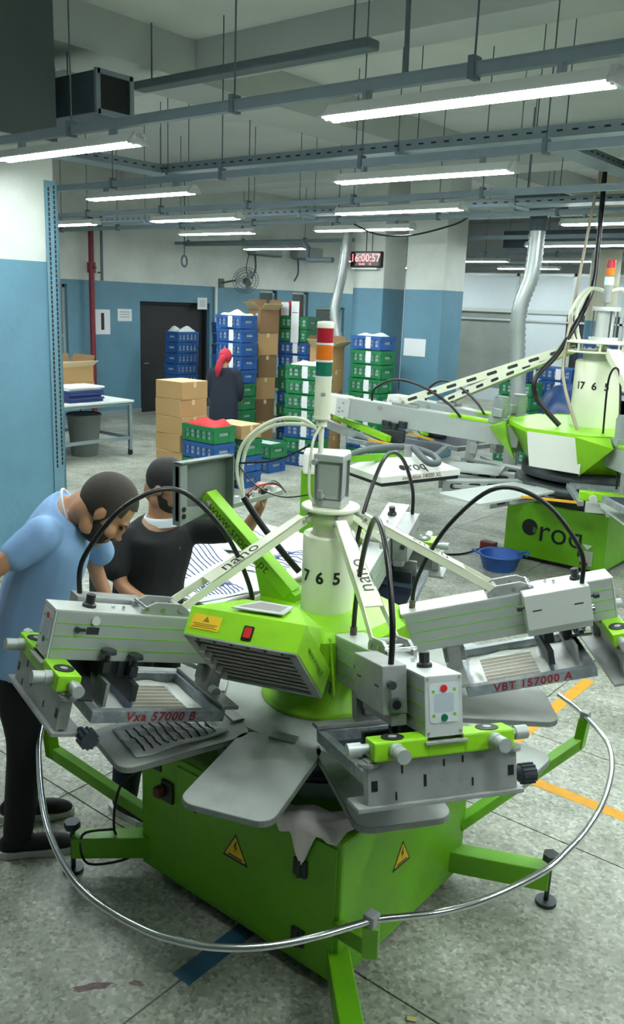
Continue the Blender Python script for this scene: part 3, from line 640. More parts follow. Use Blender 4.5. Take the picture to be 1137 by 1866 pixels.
# ---------------------------------------------------------------- print heads
AL = rad(13.6)
def head_frame(th, r0=.31, z0=1.262, al=AL):
    t = rad(th); o = polar(r0, th, z0); u = Vector((cos(al) * cos(t), cos(al) * sin(t), sin(al))); v = Vector((-sin(t), cos(t), 0)); return basis(o, u, v)
def print_head(key, knob_front=True):
    th = TH[key]; F = head_frame(th); B = lambda: MB(F)
    hd = part('print_head', B().bx(0, .86, -.0575, .0575, -.176, -.004, .004), m_alum, press)
    part('top_plate', B().bx(-.002, .862, -.0585, .0585, -.006, .002, .002), m_alumtop, hd)
    for s in (-1, 1):
        for w in (-.045, -.09, -.135): part('side_groove', B().bx(.005, .855, s * .0575 - .001, s * .0575 + .001, w - .0018, w + .0018), m_lime, hd)
    # nose control panel
    part('nose_plate', B().bx(.86, .866, -.0585, .0585, -.176, .002, .002), m_alumtop, hd)
    N = F @ basis((.8662, 0, -.078), (0, 1, 0), (0, 0, 1))
    P = lambda mb, m, n, z=0, lb=None: part(n, mb, m, hd, lb)
    P(MB(N).prism(rrect(.092, .115, .012), 0, .0012), m_panel, 'control_panel')
    P(MB(N).prism(rrect(.062, .055, .006), .0012, .0016), m_paneldisp, 'panel_window')
    disc = lambda x, y, r: [(x + r * cos(2 * pi * i / 16), y + r * sin(2 * pi * i / 16)) for i in range(16)]
    P(MB(N).prism(disc(0, .042, .0105), .0012, .004), m_btnred, 'stop_button', lb='round red button'); P(MB(N).prism(disc(0, -.043, .0105), .0012, .004), m_btngreen, 'start_button', lb='round green button')
    for x, y in ((-.033, .034), (.033, .037), (-.033, -.036), (.033, -.035)): P(MB(N).prism(disc(x, y, .005), .0012, .002), m_lime, 'panel_button')
    for y in (-.05, .05):
        for z in (-.085, .072): P(MB(N).prism(disc(y, z, .004), -.001, .003), m_steel, 'screw')
    P(MB(F).bx(.866, .885, -.066, .066, -.192, -.184, .002), m_steel, 'nose_lip')
    # lock knob and small fittings on the top
    K = F @ Matrix.Translation((.73, 0, .002)); part('lock_knob', MB(K).lathe([(.024, 0), (.024, .01), (.016, .014), (.0165, .044), (.013, .046)], n=14, smooth=False), m_black, hd)
    part('toggle', MB(F).cyl((.61, .02, 0), (.61, .02, .016), .006, 8).cyl((.64, .0, 0), (.64, .0, .012), .007, 8), m_chrome, hd)
    # lift arm bracket
    br = MB(F)
    for s in (-1, 1): br.m = F @ basis((.45, s * .045, .002), (1, 0, 0), (0, 0, 1)); br.prism([(-.09, 0), (.10, 0), (.10, .018), (.05, .045), (-.05, .045), (-.09, .02)], -.006, .006)
    bk = part('arm_bracket', br, m_steel, hd)
    for u in (-.055, .02, .085): part('pivot_pin', MB(F).cyl((.45 + u, -.055, .022), (.45 + u, .055, .022), .008, 10), m_chrome, hd)
    # green clamp bar with air cylinders
    gb = part('clamp_bar', B().bx(.795, .875, -.22, -.055, -.228, -.172, .006).bx(.795, .875, .055, .22, -.228, -.172, .006).bx(.795, .875, -.06, .06, -.228, -.19, .006), m_green, hd)
    for s in (-1, 1):
        part('clamp_dial', MB(F @ Matrix.Translation((.835, s * .15, -.172))).lathe([(.034, 0), (.034, .0025), (.03, .003)], n=24, smooth=False), m_black, hd)
        part('dial_ring', MB(F @ Matrix.Translation((.835, s * .15, -.169))).lathe([(.013, 0), (.013, .0012)], n=12), m_alum, hd)
        part('clamp_cylinder', MB(F).cyl((.875, s * .155, -.2), (.94, s * .155, -.2), .021, 18).cyl((.875, s * .155, -.2), (.90, s * .155, -.2), .023, 18), m_alum, hd)
        part('side_cylinder', MB(F).cyl((.825, s * .22, -.2), (.825, s * .245, -.2), .015, 14).cyl((.825, s * .245, -.2), (.825, s * .285, -.2), .021, 18), m_alum, hd)
    # screen holder plate
    hp = part('screen_holder', B().bx(.845, .855, -.235, .235, -.355, -.228, .002).bx(.765, .87, -.27, .25, -.368, -.355, .002), m_steel, hd)
    for s in (-1, 1):
        part('holder_post', B().bx(.815, .85, s * .215 - .02, s * .215 + .02, -.35, -.228, .003).cyl((.835, s * .225, -.245), (.835, s * .225, -.235), .032, 16), m_steel, hd)
        part('post_slot', B().bx(.8505, .857, s * .215 - .009, s * .215 + .009, -.315, -.285), m_black, hd)
    for x, z, a, b in ((-.06, -.30, .004, .017), (-.13, -.26, .0025, .012), (.0, -.255, .0025, .01), (.09, -.32, .0025, .012), (-.15, -.335, .0025, .012), (.06, -.25, .0025, .01)):
        part('holder_slot', B().bx(.8555, .857, x - a, x + a, z - b, z + b), m_black, hd)
    kn = MB(F @ basis((.775, .27, -.345), (1, 0, 0), (0, 0, 1)))
    kn.m = F; kn.cyl((.775, .245, -.345), (.775, .275, -.345), .012, 10).cyl((.775, .275, -.345), (.775, .29, -.345), .016, 12, .026).cyl((.775, .29, -.345), (.775, .335, -.345), .028, 24)
    kb = part('adjusting_knob', kn, mat('ribbed_knob_plastic', '#2a323b', .4), hd)
    for i in range(12):
        a = 2 * pi * i / 12; part('knob_rib', MB(F).beam((.775 + .029 * cos(a), .29, -.345 + .029 * sin(a)), (.775 + .029 * cos(a), .334, -.345 + .029 * sin(a)), .006, .006), kb.data.materials[0], hd)
    # rear hanger
    part('rear_bracket', B().bx(.16, .215, -.05, .05, -.31, -.176, .004).bx(.145, .235, -.025, .025, -.26, -.2, .004).bx(.15, .22, -.2, .2, -.30, -.285, .003), m_steel, hd)
    part('rear_roller', MB(F).cyl((.19, .05, -.28), (.19, .085, -.28), .02, 14), m_alumtop, hd); part('rear_roller', MB(F).cyl((.17, -.08, -.30), (.17, -.05, -.30), .016, 12), m_alumtop, hd)
    # squeegee carriage on the right-hand side
    cr = part('carriage_box', B().bx(.49, .75, -.145, -.066, -.13, .018, .004).bx(.49, .75, -.12, -.07, -.165, -.13, .003), m_alumtop if key == 'R' else m_steel, hd)
    part('carriage_port', MB(F).cyl((.75, -.106, -.098), (.764, -.106, -.098), .021, 18), m_chrome, hd); part('port_hole', MB(F).cyl((.752, -.106, -.098), (.7655, -.106, -.098), .014, 14), m_black, hd)
    for u in (.535, .70): part('carriage_slot', B().bx(u - .018, u + .018, -.1462, -.144, -.052, -.047), m_black, hd)
    for u in (.47, .775):
        part('stroke_screw', MB(F).cyl((.49 if u < .6 else .75, -.125, -.035), (u, -.125, -.035), .005, 8).cyl((u - .01, -.125, -.035), (u + .01, -.125, -.035), .013, 10), m_dksteel, hd)
    # squeegee and flood bar under the head
    sq = MB(F)
    sq.bx(.56, .60, -.06, .06, -.235, -.176, .004).bx(.64, .675, -.06, .06, -.235, -.176, .004)
    part('squeegee_slide', sq, m_dksteel, hd)
    part('squeegee_holder', B().bx(.55, .575, -.15, .15, -.29, -.225, .004), m_dksteel, hd); part('flood_bar', MB(F).beam((.665, -.15, -.265), (.665, .15, -.265), .012, .085), m_steel, hd)
    part('squeegee_blade', B().bx(.558, .567, -.15, .15, -.325, -.285, .001), mat('squeegee_rubber', '#5d6f86', .5), hd)
    for u, w in ((.66, -.135), (.555, -.15)):
        part('clamp_handle', MB(F).cyl((u, .085, w - .08), (u, .085, w), .009, 10).cyl((u, .085, w), (u, .085, w + .012), .03, 16, .026).box((u, .085, w - .05), (.03, .03, .04), .004), m_dksteel, hd)
    part('splash_plate', MB(F).beam((.70, -.1, -.20), (.74, .11, -.30), .09, .006), m_dksteel, hd)
    # black hose from the housing end to the carriage
    q = lambda u, v, w: F @ Vector((u, v, w))
    a = q(.05, 0, 0); b = q(.73, -.108, .018)
    mid = (a + b) / 2; H0 = 1.73
    d = (b - a); pts = [a, a + Vector((0, 0, .13)) + d * .02, a + d * .18 + Vector((0, 0, .33)), a + d * .45 + Vector((0, 0, H0 - a.z)), a + d * .74 + Vector((0, 0, .36)), b + Vector((0, 0, .14)) - d * .03, b]
    part('air_hose', MB().tube(catmull(pts, 8), .0095, 10), m_rubber, hd)
    part('hose_fitting', MB().cyl(a - Vector((0, 0, .004)), a + Vector((0, 0, .035)), .0135, 10), mat('brown_fitting', '#5e5449', .5), hd)
    # lift arm from the disc to the bracket
    p0, p1 = polar(.135, th, 1.655), F @ Vector((.45 - .055 + .075, 0, .03)); p1 = polar(.70, th, 1.378)
    ux = (p1 - p0).normalized(); vy = polar(0, th, 0, 1) - polar(0, 0, 0); A = basis(p0, ux, vy); Ln = (p1 - p0).length
    w0, w1, we = .024, .040, .050
    t1 = .74 * Ln
    am = MB(A); am.prism([(0, -w0), (t1, -w1), (t1, w1), (0, w0)], .012, .017)
    for s in (-1, 1): am.add([(0, s * w0, -.018), (0, s * (w0 - .004), -.018), (0, s * w0, .017), (0, s * (w0 - .004), .017), (t1, s * w1, -.016), (t1, s * (w1 - .004), -.016), (t1, s * w1, .017), (t1, s * (w1 - .004), .017), (Ln, s * we, -.016), (Ln, s * (we - .005), -.016), (Ln, s * we, .014), (Ln, s * (we - .005), .014)],
                             [(0, 1, 5, 4), (2, 6, 7, 3), (0, 4, 6, 2), (1, 3, 7, 5), (4, 5, 9, 8), (6, 10, 11, 7), (4, 8, 10, 6), (5, 7, 11, 9), (0, 2, 3, 1), (8, 9, 11, 10)])
    ar = part('lift_arm', am, m_cream, hd)
    part('arm_pin', MB(A).cyl((Ln - .012, -.056, 0), (Ln - .012, .056, 0), .013, 14), m_steel, hd); part('arm_pin', MB(A).cyl((.01, -.03, 0), (.01, .03, 0), .008, 10).cyl((-.04, 0, 0), (.01, 0, 0), .009, 8), m_steel, hd)
    letters('nano', .085, A @ basis((t1 * .66, -.002, .0172), (-1, 0, 0), (0, -1, 0)), m_black, hd, extr=.0004, spacing=1.05)
    letters('evolution', .018, A @ basis((t1 * .72, .031, .0172), (-1, 0, 0), (0, -1, 0)), m_dksteel, hd, extr=.0003, name='small_lettering')
    if key == 'L':
        part('gauge', MB(F).cyl((.72, .0575, -.03), (.72, .066, -.03), .016, 18), m_alumtop, hd); part('gauge_face', MB(F).cyl((.72, .066, -.03), (.72, .067, -.03), .013, 18), m_white, hd)
        part('rating_plate', B().bx(.70, .745, .057, .059, -.08, -.055), m_dksteel, hd); part('valve', MB(F).cyl((.78, .0575, -.065), (.78, .068, -.065), .01, 10).bx(.75, .77, .057, .066, -.07, -.06), m_dksteel, hd)
    return hd
for k in 'LFRB': print_head(k)

# ---------------------------------------------------------------- raised flash dryer
FT = -71.2
def fl(r, z, lat): return polar(r, FT, z, lat)
A_, B_, D_, C_ = (.872, 1.423), (.805, 1.495), (.60, 1.153), (.52, 1.225)
W = .2
shell = MB(); pts = []
for s in (-1, 1): pts += [fl(*A_, s * W), fl(*B_, s * (W + .005)), fl(*C_, s * W), fl(*D_, s * W)]
shell.add(pts, [(0, 1, 5, 4), (1, 2, 6, 5), (2, 3, 7, 6), (0, 3, 2, 1), (4, 5, 6, 7)])
fd_ = part('flash_dryer', shell, m_green, press)
top = MB(); tp = [fl(*B_, -W - .004), fl(*B_, W + .004), fl(.60, 1.47, .10), fl(.60, 1.47, -.10), fl(.30, 1.285, .09), fl(.30, 1.285, -.09), fl(.55, 1.24, .16), fl(.55, 1.24, -.16)]
top.add(tp, [(0, 1, 2, 3), (3, 2, 4, 5), (1, 6, 4, 2), (0, 3, 5, 7), (0, 7, 6, 1), (5, 4, 6, 7)]); part('dryer_cover', top, m_green, press)
n_ = Vector((A_[0] - D_[0], A_[1] - D_[1])); n_.normalize()
ax = polar(n_.x, FT, n_.y) - polar(0, FT, 0); lv = polar(0, FT, 0, 1) - polar(0, FT, 0)
HM = basis(fl((A_[0] + D_[0]) / 2, (A_[1] + D_[1]) / 2, 0), lv, ax)   # x lateral, y up the slope, z = lateral x slope
hl = math.hypot(A_[0] - D_[0], A_[1] - D_[1])
zs = 1 if (HM.to_3x3() @ Vector((0, 0, 1))).z < 0 else -1
part('heater_rim', MB(HM).bx(-W + .005, W - .005, -hl / 2, -hl / 2 + .025, -.006, .006).bx(-W + .005, W - .005, hl / 2 - .03, hl / 2, -.006, .006).bx(-W, -W + .03, -hl / 2, hl / 2, -.006, .006).bx(W - .03, W, -hl / 2, hl / 2, -.006, .006), m_steel, fd_)
part('reflector', MB(HM).bx(-W + .02, W - .02, -hl / 2 + .02, hl / 2 - .02, -.012 * zs - .002, -.012 * zs + .002), m_foil, fd_)
for i in range(9):
    y = -hl / 2 + .045 + i * (hl - .09) / 8; part('heater_louvre', MB(HM).box((0, y, -.002 * zs), (2 * W - .07, .024, .003), 0, Matrix.Rotation(.18, 3, 'X')), m_heater, fd_)
for i in range(6): part('rim_hole', MB(HM).cyl((-.15 + i * .06, hl / 2 - .014, -.008), (-.15 + i * .06, hl / 2 - .014, .008), .006, 8), m_black, fd_)
for i in range(5): part('lamp_socket', MB(HM).cyl((-W + .045, -hl / 2 + .06 + i * .06, 0), (-W + .045, -hl / 2 + .06 + i * .06, .022 * zs), .012, 8), m_alumtop, fd_)
fn = Vector((B_[0] - A_[0], B_[1] - A_[1])); sl = polar(fn.x, FT, fn.y) - polar(0, FT, 0)
FM = basis(fl((A_[0] + B_[0]) / 2, (A_[1] + B_[1]) / 2, 0), lv, sl)
part('warning_sticker', MB(FM).prism(rrect(.105, .052, .004, 3, -.135, 0), .001, .002), m_sticker, fd_, 'yellow hot surface warning sticker')
part('flame_symbol', MB(FM).prism([(-.147, .001), (-.123, .001), (-.135, .021)], .002, .0026), mat('sticker_print', '#8a6a10', .6), fd_)
for i in range(3): part('sticker_line', MB(FM).bx(-.18 + .008 * (i == 1), -.09 - .008 * (i == 1), -.008 - i * .006, -.0055 - i * .006, .002, .0026), MATS['sticker_print'], fd_)
part('switch_frame', MB(FM).prism(rrect(.036, .05, .004, 3, .02, -.012), .0005, .004), m_black, fd_); part('switch_rocker', MB(FM).prism(rrect(.024, .036, .003, 3, .02, -.012), .004, .008), m_btnred, fd_, 'red rocker switch')
PM = basis(fl(.70, 1.492, 0), lv, polar(-.205, FT, -.025) - polar(0, FT, 0))
part('foil_plate', MB(PM).prism([(-.07, -.085), (.11, -.07), (.10, .055), (-.03, .06)], .0, .004), m_foil, fd_); part('foil_stain', MB(PM).prism([(-.055, -.06), (.09, -.048), (.085, .035), (-.015, .04)], .004, .0046), mat('burnt_patch', '#8b8580', .7, var=.2, scale=20), fd_)
SM = basis(fl((A_[0] + C_[0]) / 2 - .01, (A_[1] + C_[1]) / 2 + .005, W + .0015), -ax, Vector((0, 0, 1)) if True else sl)
letters('www.sroque.pt', .034, basis(fl((A_[0] + C_[0]) / 2 - .005, (A_[1] + C_[1]) / 2, W + .004), -ax, sl), mat('dark_green_print', '#3f6a12', .6), fd_, extr=.0004)
part('dryer_bracket', MB().beam(fl(.22, 1.02, 0), fl(.56, 1.165, 0), .10, .03), m_dksteel, press)

# ---------------------------------------------------------------- control arm with open terminal box
GA = -168
g0, g1 = polar(.14, GA, 1.27), polar(.60, GA, 1.66)
gu = (g1 - g0).normalized(); gv = polar(0, GA, 0, 1) - polar(0, 0, 0)
arm = part('control_arm', MB().beam(g0 + gu * .03, g1, .075, .06, bev=.003), m_green, press)
GM = basis(polar(.13, GA, 1.262), polar(1, GA, 0) - polar(0, 0, 0), (0, 0, 1))
part('arm_foot', MB(GM).prism([(0, 0), (.17, 0), (.20, .12), (.10, .09), (0, .03)], -.035, .035), m_green, arm)
AM = basis(g0 + gu * .30, -gu, Vector((0, 0, 1)))
letters('www.sroque.pt', .062, basis(g0 + gu * .36 + gv * .0385, -gu, gv.cross(-gu)), MATS['dark_green_print'], arm, extr=.0004)
part('arm_bolt', MB().cyl(g1 - gu * .04 - gv * .045, g1 - gu * .04 + gv * .06, .014, 10), m_steel, arm)
tb = part('terminal_box', MB().bx(-2.655, -2.645, 2.385, 2.695, 1.56, 1.83).bx(-2.645, -2.612, 2.385, 2.39, 1.56, 1.83).bx(-2.645, -2.60, 2.69, 2.697, 1.59, 1.835).bx(-2.645, -2.60, 2.385, 2.697, 1.826, 1.833), mat('grey_enclosure', '#6f7976', .45, .3, var=.06), press)
part('box_flange', MB().bx(-2.644, -2.612, 2.385, 2.43, 1.575, 1.82, .006), mat('grey_flange', '#98a09d', .4, .3), tb)
part('box_wedge', MB(basis((-2.643, 2.39, 1.56), (0, 1, 0), (0, 0, 1))).prism([(0, 0), (.20, .045), (.2, .055), (.02, .075), (0, .08)], 0, .03), MATS['grey_flange'], tb)
for z in (1.63, 1.60): part('box_hole', MB().cyl((-2.615, 2.408, z), (-2.608, 2.408, z), .011, 12), m_black, tb)
ut = part('electronics_tray', MB().beam((-2.75, 2.80, 1.555), (-2.58, 3.0, 1.63), .06, .02), m_alum, press)
for i in range(5): part('relay', MB().box((-2.72 + i * .028, 2.84 + i * .033, 1.59 + i * .012), (.022, .026, .03), .003), m_black if i % 2 else m_white, ut)
for i in range(4): part('wire', MB().tube(catmull([(-2.70 + .01 * i, 2.86 + .02 * i, 1.59), (-2.66, 2.91 + .02 * i, 1.65), (-2.60, 2.98, 1.66 + .005 * i), (-2.57, 3.02, 1.62)], 5), .003, 5), (m_btnred, m_rubber, m_white, m_rubber)[i], ut)

# ---------------------------------------------------------------- printing screens held by the heads
def screen(key, txt, meshmat, label, open_ink=True):
    th = TH[key]; F = head_frame(th); base = F @ Vector((.46, 0, -.345)); s = empty('printing_screen', base, label, 'printing screen', 'screens clamped under the print heads')
    u0, u1, v, w0, w1, t = .205, .725, .2, -.345, -.302, .03
    part('frame', MB(F).bx(u0, u1, -v, -v + t, w0, w1, .003).bx(u0, u1, v - t, v, w0, w1, .003).bx(u0, u0 + t, -v + t, v - t, w0, w1, .003).bx(u1 - t, u1, -v + t, v - t, w0, w1, .003), m_screenfr, s)
    part('mesh', MB(F).bx(u0 + .01, u1 - .01, -v + .01, v - .01, w0 + .001, w0 + .004), meshmat, s)
    if open_ink:
        rnd = random.Random(th)
        def ink(a0, a1, b0, b1, h, n=10):
            ph = [rnd.random() * 6 for _ in range(4)]
            def f(i, j):
                e = min(i, 1 - i, j, 1 - j) * 6; e = min(1, e)
                return (a0 + (a1 - a0) * i + .012 * sin(7 * j + ph[0]) * (1 - abs(2 * i - 1)) , b0 + (b1 - b0) * j + .01 * sin(9 * i + ph[1]) * (1 - abs(2 * j - 1)), w0 + .005 + h * e * (.6 + .4 * sin(9 * i + ph[2]) * sin(8 * j + ph[3])))
            return MB(F).grid(f, n, n)
        part('ink_pool', ink(u0 + .028, .30, -.172, .172, .012), m_whiteink, s); part('ink_pool', ink(.52, u1 - .03, -.172, .172, .03, 14), m_whiteink, s)
        part('ink_pool', ink(.29, .54, .12, .172, .010), m_whiteink, s); part('ink_pool', ink(.29, .54, -.172, -.13, .012), m_whiteink, s)
        for i in range(7): part('ink_streak', MB(F).bx(.30, .53, -.11 + i * .033, -.11 + i * .033 + .012, w0 + .004, w0 + .0052), mat('thin_ink', '#b9b5a4', .5), s)
    if txt:
        sd = 1 if key == 'L' else -1
        m = F @ (basis(((u0 + u1) / 2, v + .0006, (w0 + w1) / 2), (-1, 0, 0), (0, 0, 1)) if sd > 0 else basis(((u0 + u1) / 2, -v - .0006, (w0 + w1) / 2), (1, 0, 0), (0, 0, 1)))
        letters(txt, .046, m, m_redink, s, 'handwriting', extr=.0004, shear=.15, bold=.001, spacing=1.15)
    return s
screen('L', 'Vxa 57000 B', m_meshtan, 'screen frame with red writing and white ink under the left print head')
screen('R', 'VBT 157000 A', m_meshtan, 'screen frame with red writing and white ink under the right print head')
screen('F', '', m_meshnavy, 'dark navy screen frame under the front print head', False)
screen('B', '', m_meshnavy, 'screen frame under the print head behind the column', False)

# ---------------------------------------------------------------- garments on the pallets, rag on the cabinet
def garment(m, label, w, r0, r1, drop, seed, stripes=True, pile=0, bars=False):
    rn = random.Random(seed); p = [rn.random() * 6 for _ in range(6)]
    g = empty('tshirt', m @ Vector(((r0 + r1) / 2, 0, 0)), label, 'garment', 'white printed shirts')
    def f(i, j):
        x = r0 + (r1 - r0) * i; y = -w / 2 + w * j; ov = max(0, abs(y) - w / 2 + .05); e = max(0, x - r1 + .06)
        return (x, y, .006 + .006 * sin(11 * i + p[0]) * sin(8 * j + p[1]) + .003 * sin(23 * j + 9 * i + p[2]) - drop * (ov * 1.2 + e * 1.0) + pile * max(0, sin(3 * i + p[3])) * (.5 + .5 * sin(5 * j + p[4])))
    part('cloth', MB(m).grid(f, 28, 22, .004), m_shirt, g)
    if bars:
        for q in range(10):
            part('stripe', MB(m).tube([Vector(f(.12 + q * .085, .12 + j * .76)) + Vector((0, 0, .001)) for j in [t / 8 for t in range(9)]], .004, 4), m_black, g)
    elif stripes:
        for q in range(11):
            i0 = .12 + q * .065
            part('stripe', MB(m).tube([Vector(f(i0 + .03 * sin(j * 3), .15 + j * .7)) + Vector((0, 0, .0015)) for j in [t / 10 for t in range(11)]], .003, 4), m_navystripe, g)
        for q in range(4):
            part('print_patch', MB(m).prism(rrect(.03, .045, .01, 3, *Vector(f(.35 + .12 * q, .62 + .05 * sin(q * 2)))[:2]), f(.35 + .12 * q, .62)[2] + .001, f(.35 + .12 * q, .62)[2] + .007), m_navystripe, g)
    return g
def flat(x, y, z, rz): return Matrix.Translation((x, y, z)) @ Matrix.Rotation(rad(rz), 4, 'Z')
wt = empty('work_table', (-3.7, 3.85, 0), 'white board table piled with shirts behind the man in black', 'table')
part('tabletop', MB().bx(-4.25, -3.13, 3.08, 4.6, .865, .89, .004), mat('white_board', '#dfe2dc', .5, var=.03), wt); part('edge_band', MB().bx(-4.253, -3.127, 3.077, 4.603, .868, .878), mat('chipboard_edge', '#a08d70', .7), wt)
for x in (-4.2, -3.2):
    for y in (3.14, 4.54): part('leg', MB().bx(x - .03, x + .03, y - .03, y + .03, 0, .865), m_dksteel, wt)
garment(flat(-3.30, 3.30, .892, 75), 'flat white shirt with navy print at the near corner of the board table', .30, -.2, .2, .0, 3)
garment(flat(-3.72, 3.42, .90, 100), 'puffy heap of striped white shirts beside the man in black', .46, -.28, .34, .3, 5, pile=.16)
garment(flat(-3.95, 4.1, .90, 60), 'heap of striped shirts at the back of the board table', .6, -.35, .35, .3, 6, pile=.14)
garment(flat(-3.38, 3.98, .892, 95), 'white shirt with small print hanging near the column side of the board table', .34, -.3, .3, .1, 9, pile=.03)
def g8(): o = polar(0, 0, 0); th = -107.2; return basis(polar(0, th, ZP + .002), polar(1, th, 0) - o, polar(0, th, 0, 1) - o)
garment(g8(), 'striped white garment lying on the pallet under the left print head', .24, .52, .90, 0, 8, bars=True)
rg = MB(); rgo = Vector((-1.64, 2.20, .646))
def ragf(i, j):
    x = -1.855 + .31 * i; n = j * 2 - .75                              # n < 0 on the lid, n > 0 down the face
    drop = .03 + .135 * max(0, 1 - abs(i - .47) / .26) + .035 * max(0, 1 - i / .5)
    if i > .72: drop = .012
    if n <= 0:
        back = .16 * (i ** .7) + .01
        return (x + .02 * n, 2.176 - back * n / .75 * -1 * -1 * -1 if False else 2.174 + back * (-n / .75), .650 + .016 * abs(sin(7 * i + 2)) * (1 + n) + .012 * sin(9 * i + 7 * n) ** 2 + .006)
    t = n / 1.25
    return (x - .02 * t * (i - .47) * 4, 2.166 - .010 * sin(10 * i + 1) ** 2 - .004, .652 - drop * t)
solo('rag', rg.grid(ragf, 26, 24), m_cloth, 'pale pink rag draped over the front top edge of the green cabinet', 'rag', loc=rgo)
# ------------------------------------------------------------------ far machine: larger rotary press
DX, DY = -3.2, 8.5
def pol2(r, th, z, lat=0):
    t = rad(th); return Vector((DX + r * cos(t) - lat * sin(t), DY + r * sin(t) + lat * cos(t), z))
def dir2(th): return Vector((cos(rad(th)), sin(rad(th)), 0))
m_motor = mat('motor_grey', '#9aa4a4', .45, .3, var=.08)
m_creamw = mat('white_panel', '#e9ebe2', .35, var=.03)
m_ysq = mat('yellow_squeegee', '#e0a820', .5)
m_glasscyl = mat('clear_tube', '#d7e2e4', .1, alpha=.55)
big = empty('screen_printing_machine', (DX, DY, 0), 'larger green and white screen printing press at the right behind the first one', 'machine')
cb = part('cabinet', MB().bx(-3.81, -2.75, 8.0, 9.05, .05, .62, .012), m_greenshade, big)
part('plinth', MB().bx(-3.75, -2.81, 8.06, 9.0, 0, .05), m_black, big)
LM = basis((-3.28, 7.9985, .33), (1, 0, 0), (0, 0, 1))
letters('roq', .33, LM @ Matrix.Translation((.07, .01, 0)), m_black, cb, extr=.001, spacing=1.0)
ed = part('emblem', MB(LM).prism([(-.26 + .085 * cos(a), .03 + .085 * sin(a)) for a in [2 * pi * i / 28 for i in range(28)]], 0, .001), m_black, cb)
for i in range(3): part('emblem_arc', MB(LM).tube([(-.225 + (.02 + .018 * i) * cos(a), -.02 + (.02 + .018 * i) * sin(a), .0015) for a in [pi / 2 * k / 6 for k in range(7)]], .004, 4), m_lime, cb)
bag = part('pouch', MB().bx(-2.99, -2.86, 7.985, 7.999, .09, .24, .004), mat('clear_pouch', '#b9c4b4', .2, alpha=.75), cb, 'small clear pouch hung on the green cabinet')
part('pouch_hook', MB(basis((-2.925, 7.995, .27), (1, 0, 0), (0, 0, 1))).prism([(-.05, .03), (.05, .03), (0, -.02)], 0, .003), m_paper, cb); part('pouch_content', MB().bx(-2.985, -2.90, 7.983, 7.99, .09, .125), m_rust, cb)
part('turntable_drum', MB().lathe([(.5, .62), (.55, .64), (.55, .74), (.72, .76), (.72, .84), (.6, .86)], (DX, DY, 0), 48), m_dksteel, big)
# octagonal green housing with white panels and flared green corners
def oct2(r, th0): return [tuple(pol2(r, th0 + 45 * i, 0).xy) for i in range(8)]
h2 = part('housing', MB().prism(oct2(.60, -115.5), 1.0, 1.36, oct2(.86, -115.5)).prism(oct2(.86, -115.5), 1.36, 1.40), m_green, big)
part('under_ring', MB().lathe([(.66, .90), (.66, .99), (.6, 1.0)], (DX, DY, 0), 40), m_dksteel, big)
for th in (-93, -3, 87, 177):
    a, b = pol2(.87, th - 19, 1.37), pol2(.87, th + 19, 1.37); c, d = pol2(.80, th + 19, 1.03), pol2(.80, th - 19, 1.03); n = dir2(th) * .012
    part('white_cover', MB().add([a, b, c, d, a + n, b + n, c + n, d + n], [(0, 1, 2, 3), (7, 6, 5, 4), (0, 4, 5, 1), (1, 5, 6, 2), (2, 6, 7, 3), (3, 7, 4, 0)]), m_creamw, h2)
for th in (-160, 172, -52, 110, 40):
    for s in (-1, 1):
        a, b, c, d = pol2(.86, th, 1.395, s * .10), pol2(.86, th, 1.395, s * .42), pol2(.70, th, 1.0, s * .30), pol2(1.02, th, 1.32, s * .11)
        part('corner_flare', MB().add([a, b, c, d], [(0, 1, 3), (1, 2, 3), (0, 2, 1), (0, 3, 2)]), m_green, h2)
part('column', MB().lathe([(.235, 1.40), (.235, 2.03), (.22, 2.045), (.17, 2.045)], (DX, DY, 0), 48), m_cream, big)
for n, th in (('1', -118), ('7', -106), ('6', -77), ('5', -48)):
    letters(n, .10, basis(pol2(.2365, th, 1.80), dir2(th + 90), (0, 0, 1)), m_black, big, 'number', bold=.003)
part('column_neck', MB().lathe([(.17, 2.03), (.17, 2.12), (.2, 2.13)], (DX, DY, 0), 32), m_alumtop, big)
part('lifting_disc', MB().lathe([(.36, 2.12), (.37, 2.125), (.37, 2.135), (.36, 2.14)], (DX, DY, 0), 40), m_cream, big); part('top_disc', MB().lathe([(.36, 2.21), (.37, 2.215), (.37, 2.225), (.36, 2.23)], (DX, DY, 0), 40), m_cream, big)
for i in range(10): part('disc_post', MB().cyl(pol2(.34, 36 * i, 2.14), pol2(.34, 36 * i, 2.21), .012, 6), m_cream, big)
ac2 = part('air_cylinder', MB().cyl((DX, DY, 2.23), (DX, DY, 2.27), .14, 24).cyl((DX, DY, 2.52), (DX, DY, 2.56), .14, 24).cyl((DX, DY, 2.27), (DX, DY, 2.52), .085, 24), m_alumtop, big)
for i in range(4): part('tie_rod', MB().cyl(pol2(.12, 45 + 90 * i, 2.25), pol2(.12, 45 + 90 * i, 2.55), .01, 8), m_chrome, ac2)
for s, w in ((-1, .33), (1, .24), (-1, .27)):
    e = Vector((.936 * s, .352 * s, 0)); o = Vector((DX, DY, 0))
    part('cream_hose', MB().tube(catmull([o + e * .02 + Vector((0, 0, 2.70)), o + e * (w * .6) + Vector((0, 0, 2.72)), o + e * w + Vector((0, 0, 2.5)), o + e * (w * .92) + Vector((0, 0, 2.32)), o + e * (w * .8) + Vector((0, 0, 2.22))], 7), .018, 8), m_cream, big)
SX, SY = DX + .03, DY - .09
tw2 = part('signal_pole', MB().cyl((SX, SY, 2.55), (SX, SY, 2.72), .02, 10).cyl((SX, SY, 2.60), (SX, SY, 2.76), .038, 16), m_steel, big)
m_lit = emit('lit_green_lens', (.04, .8, .36), 1.2)
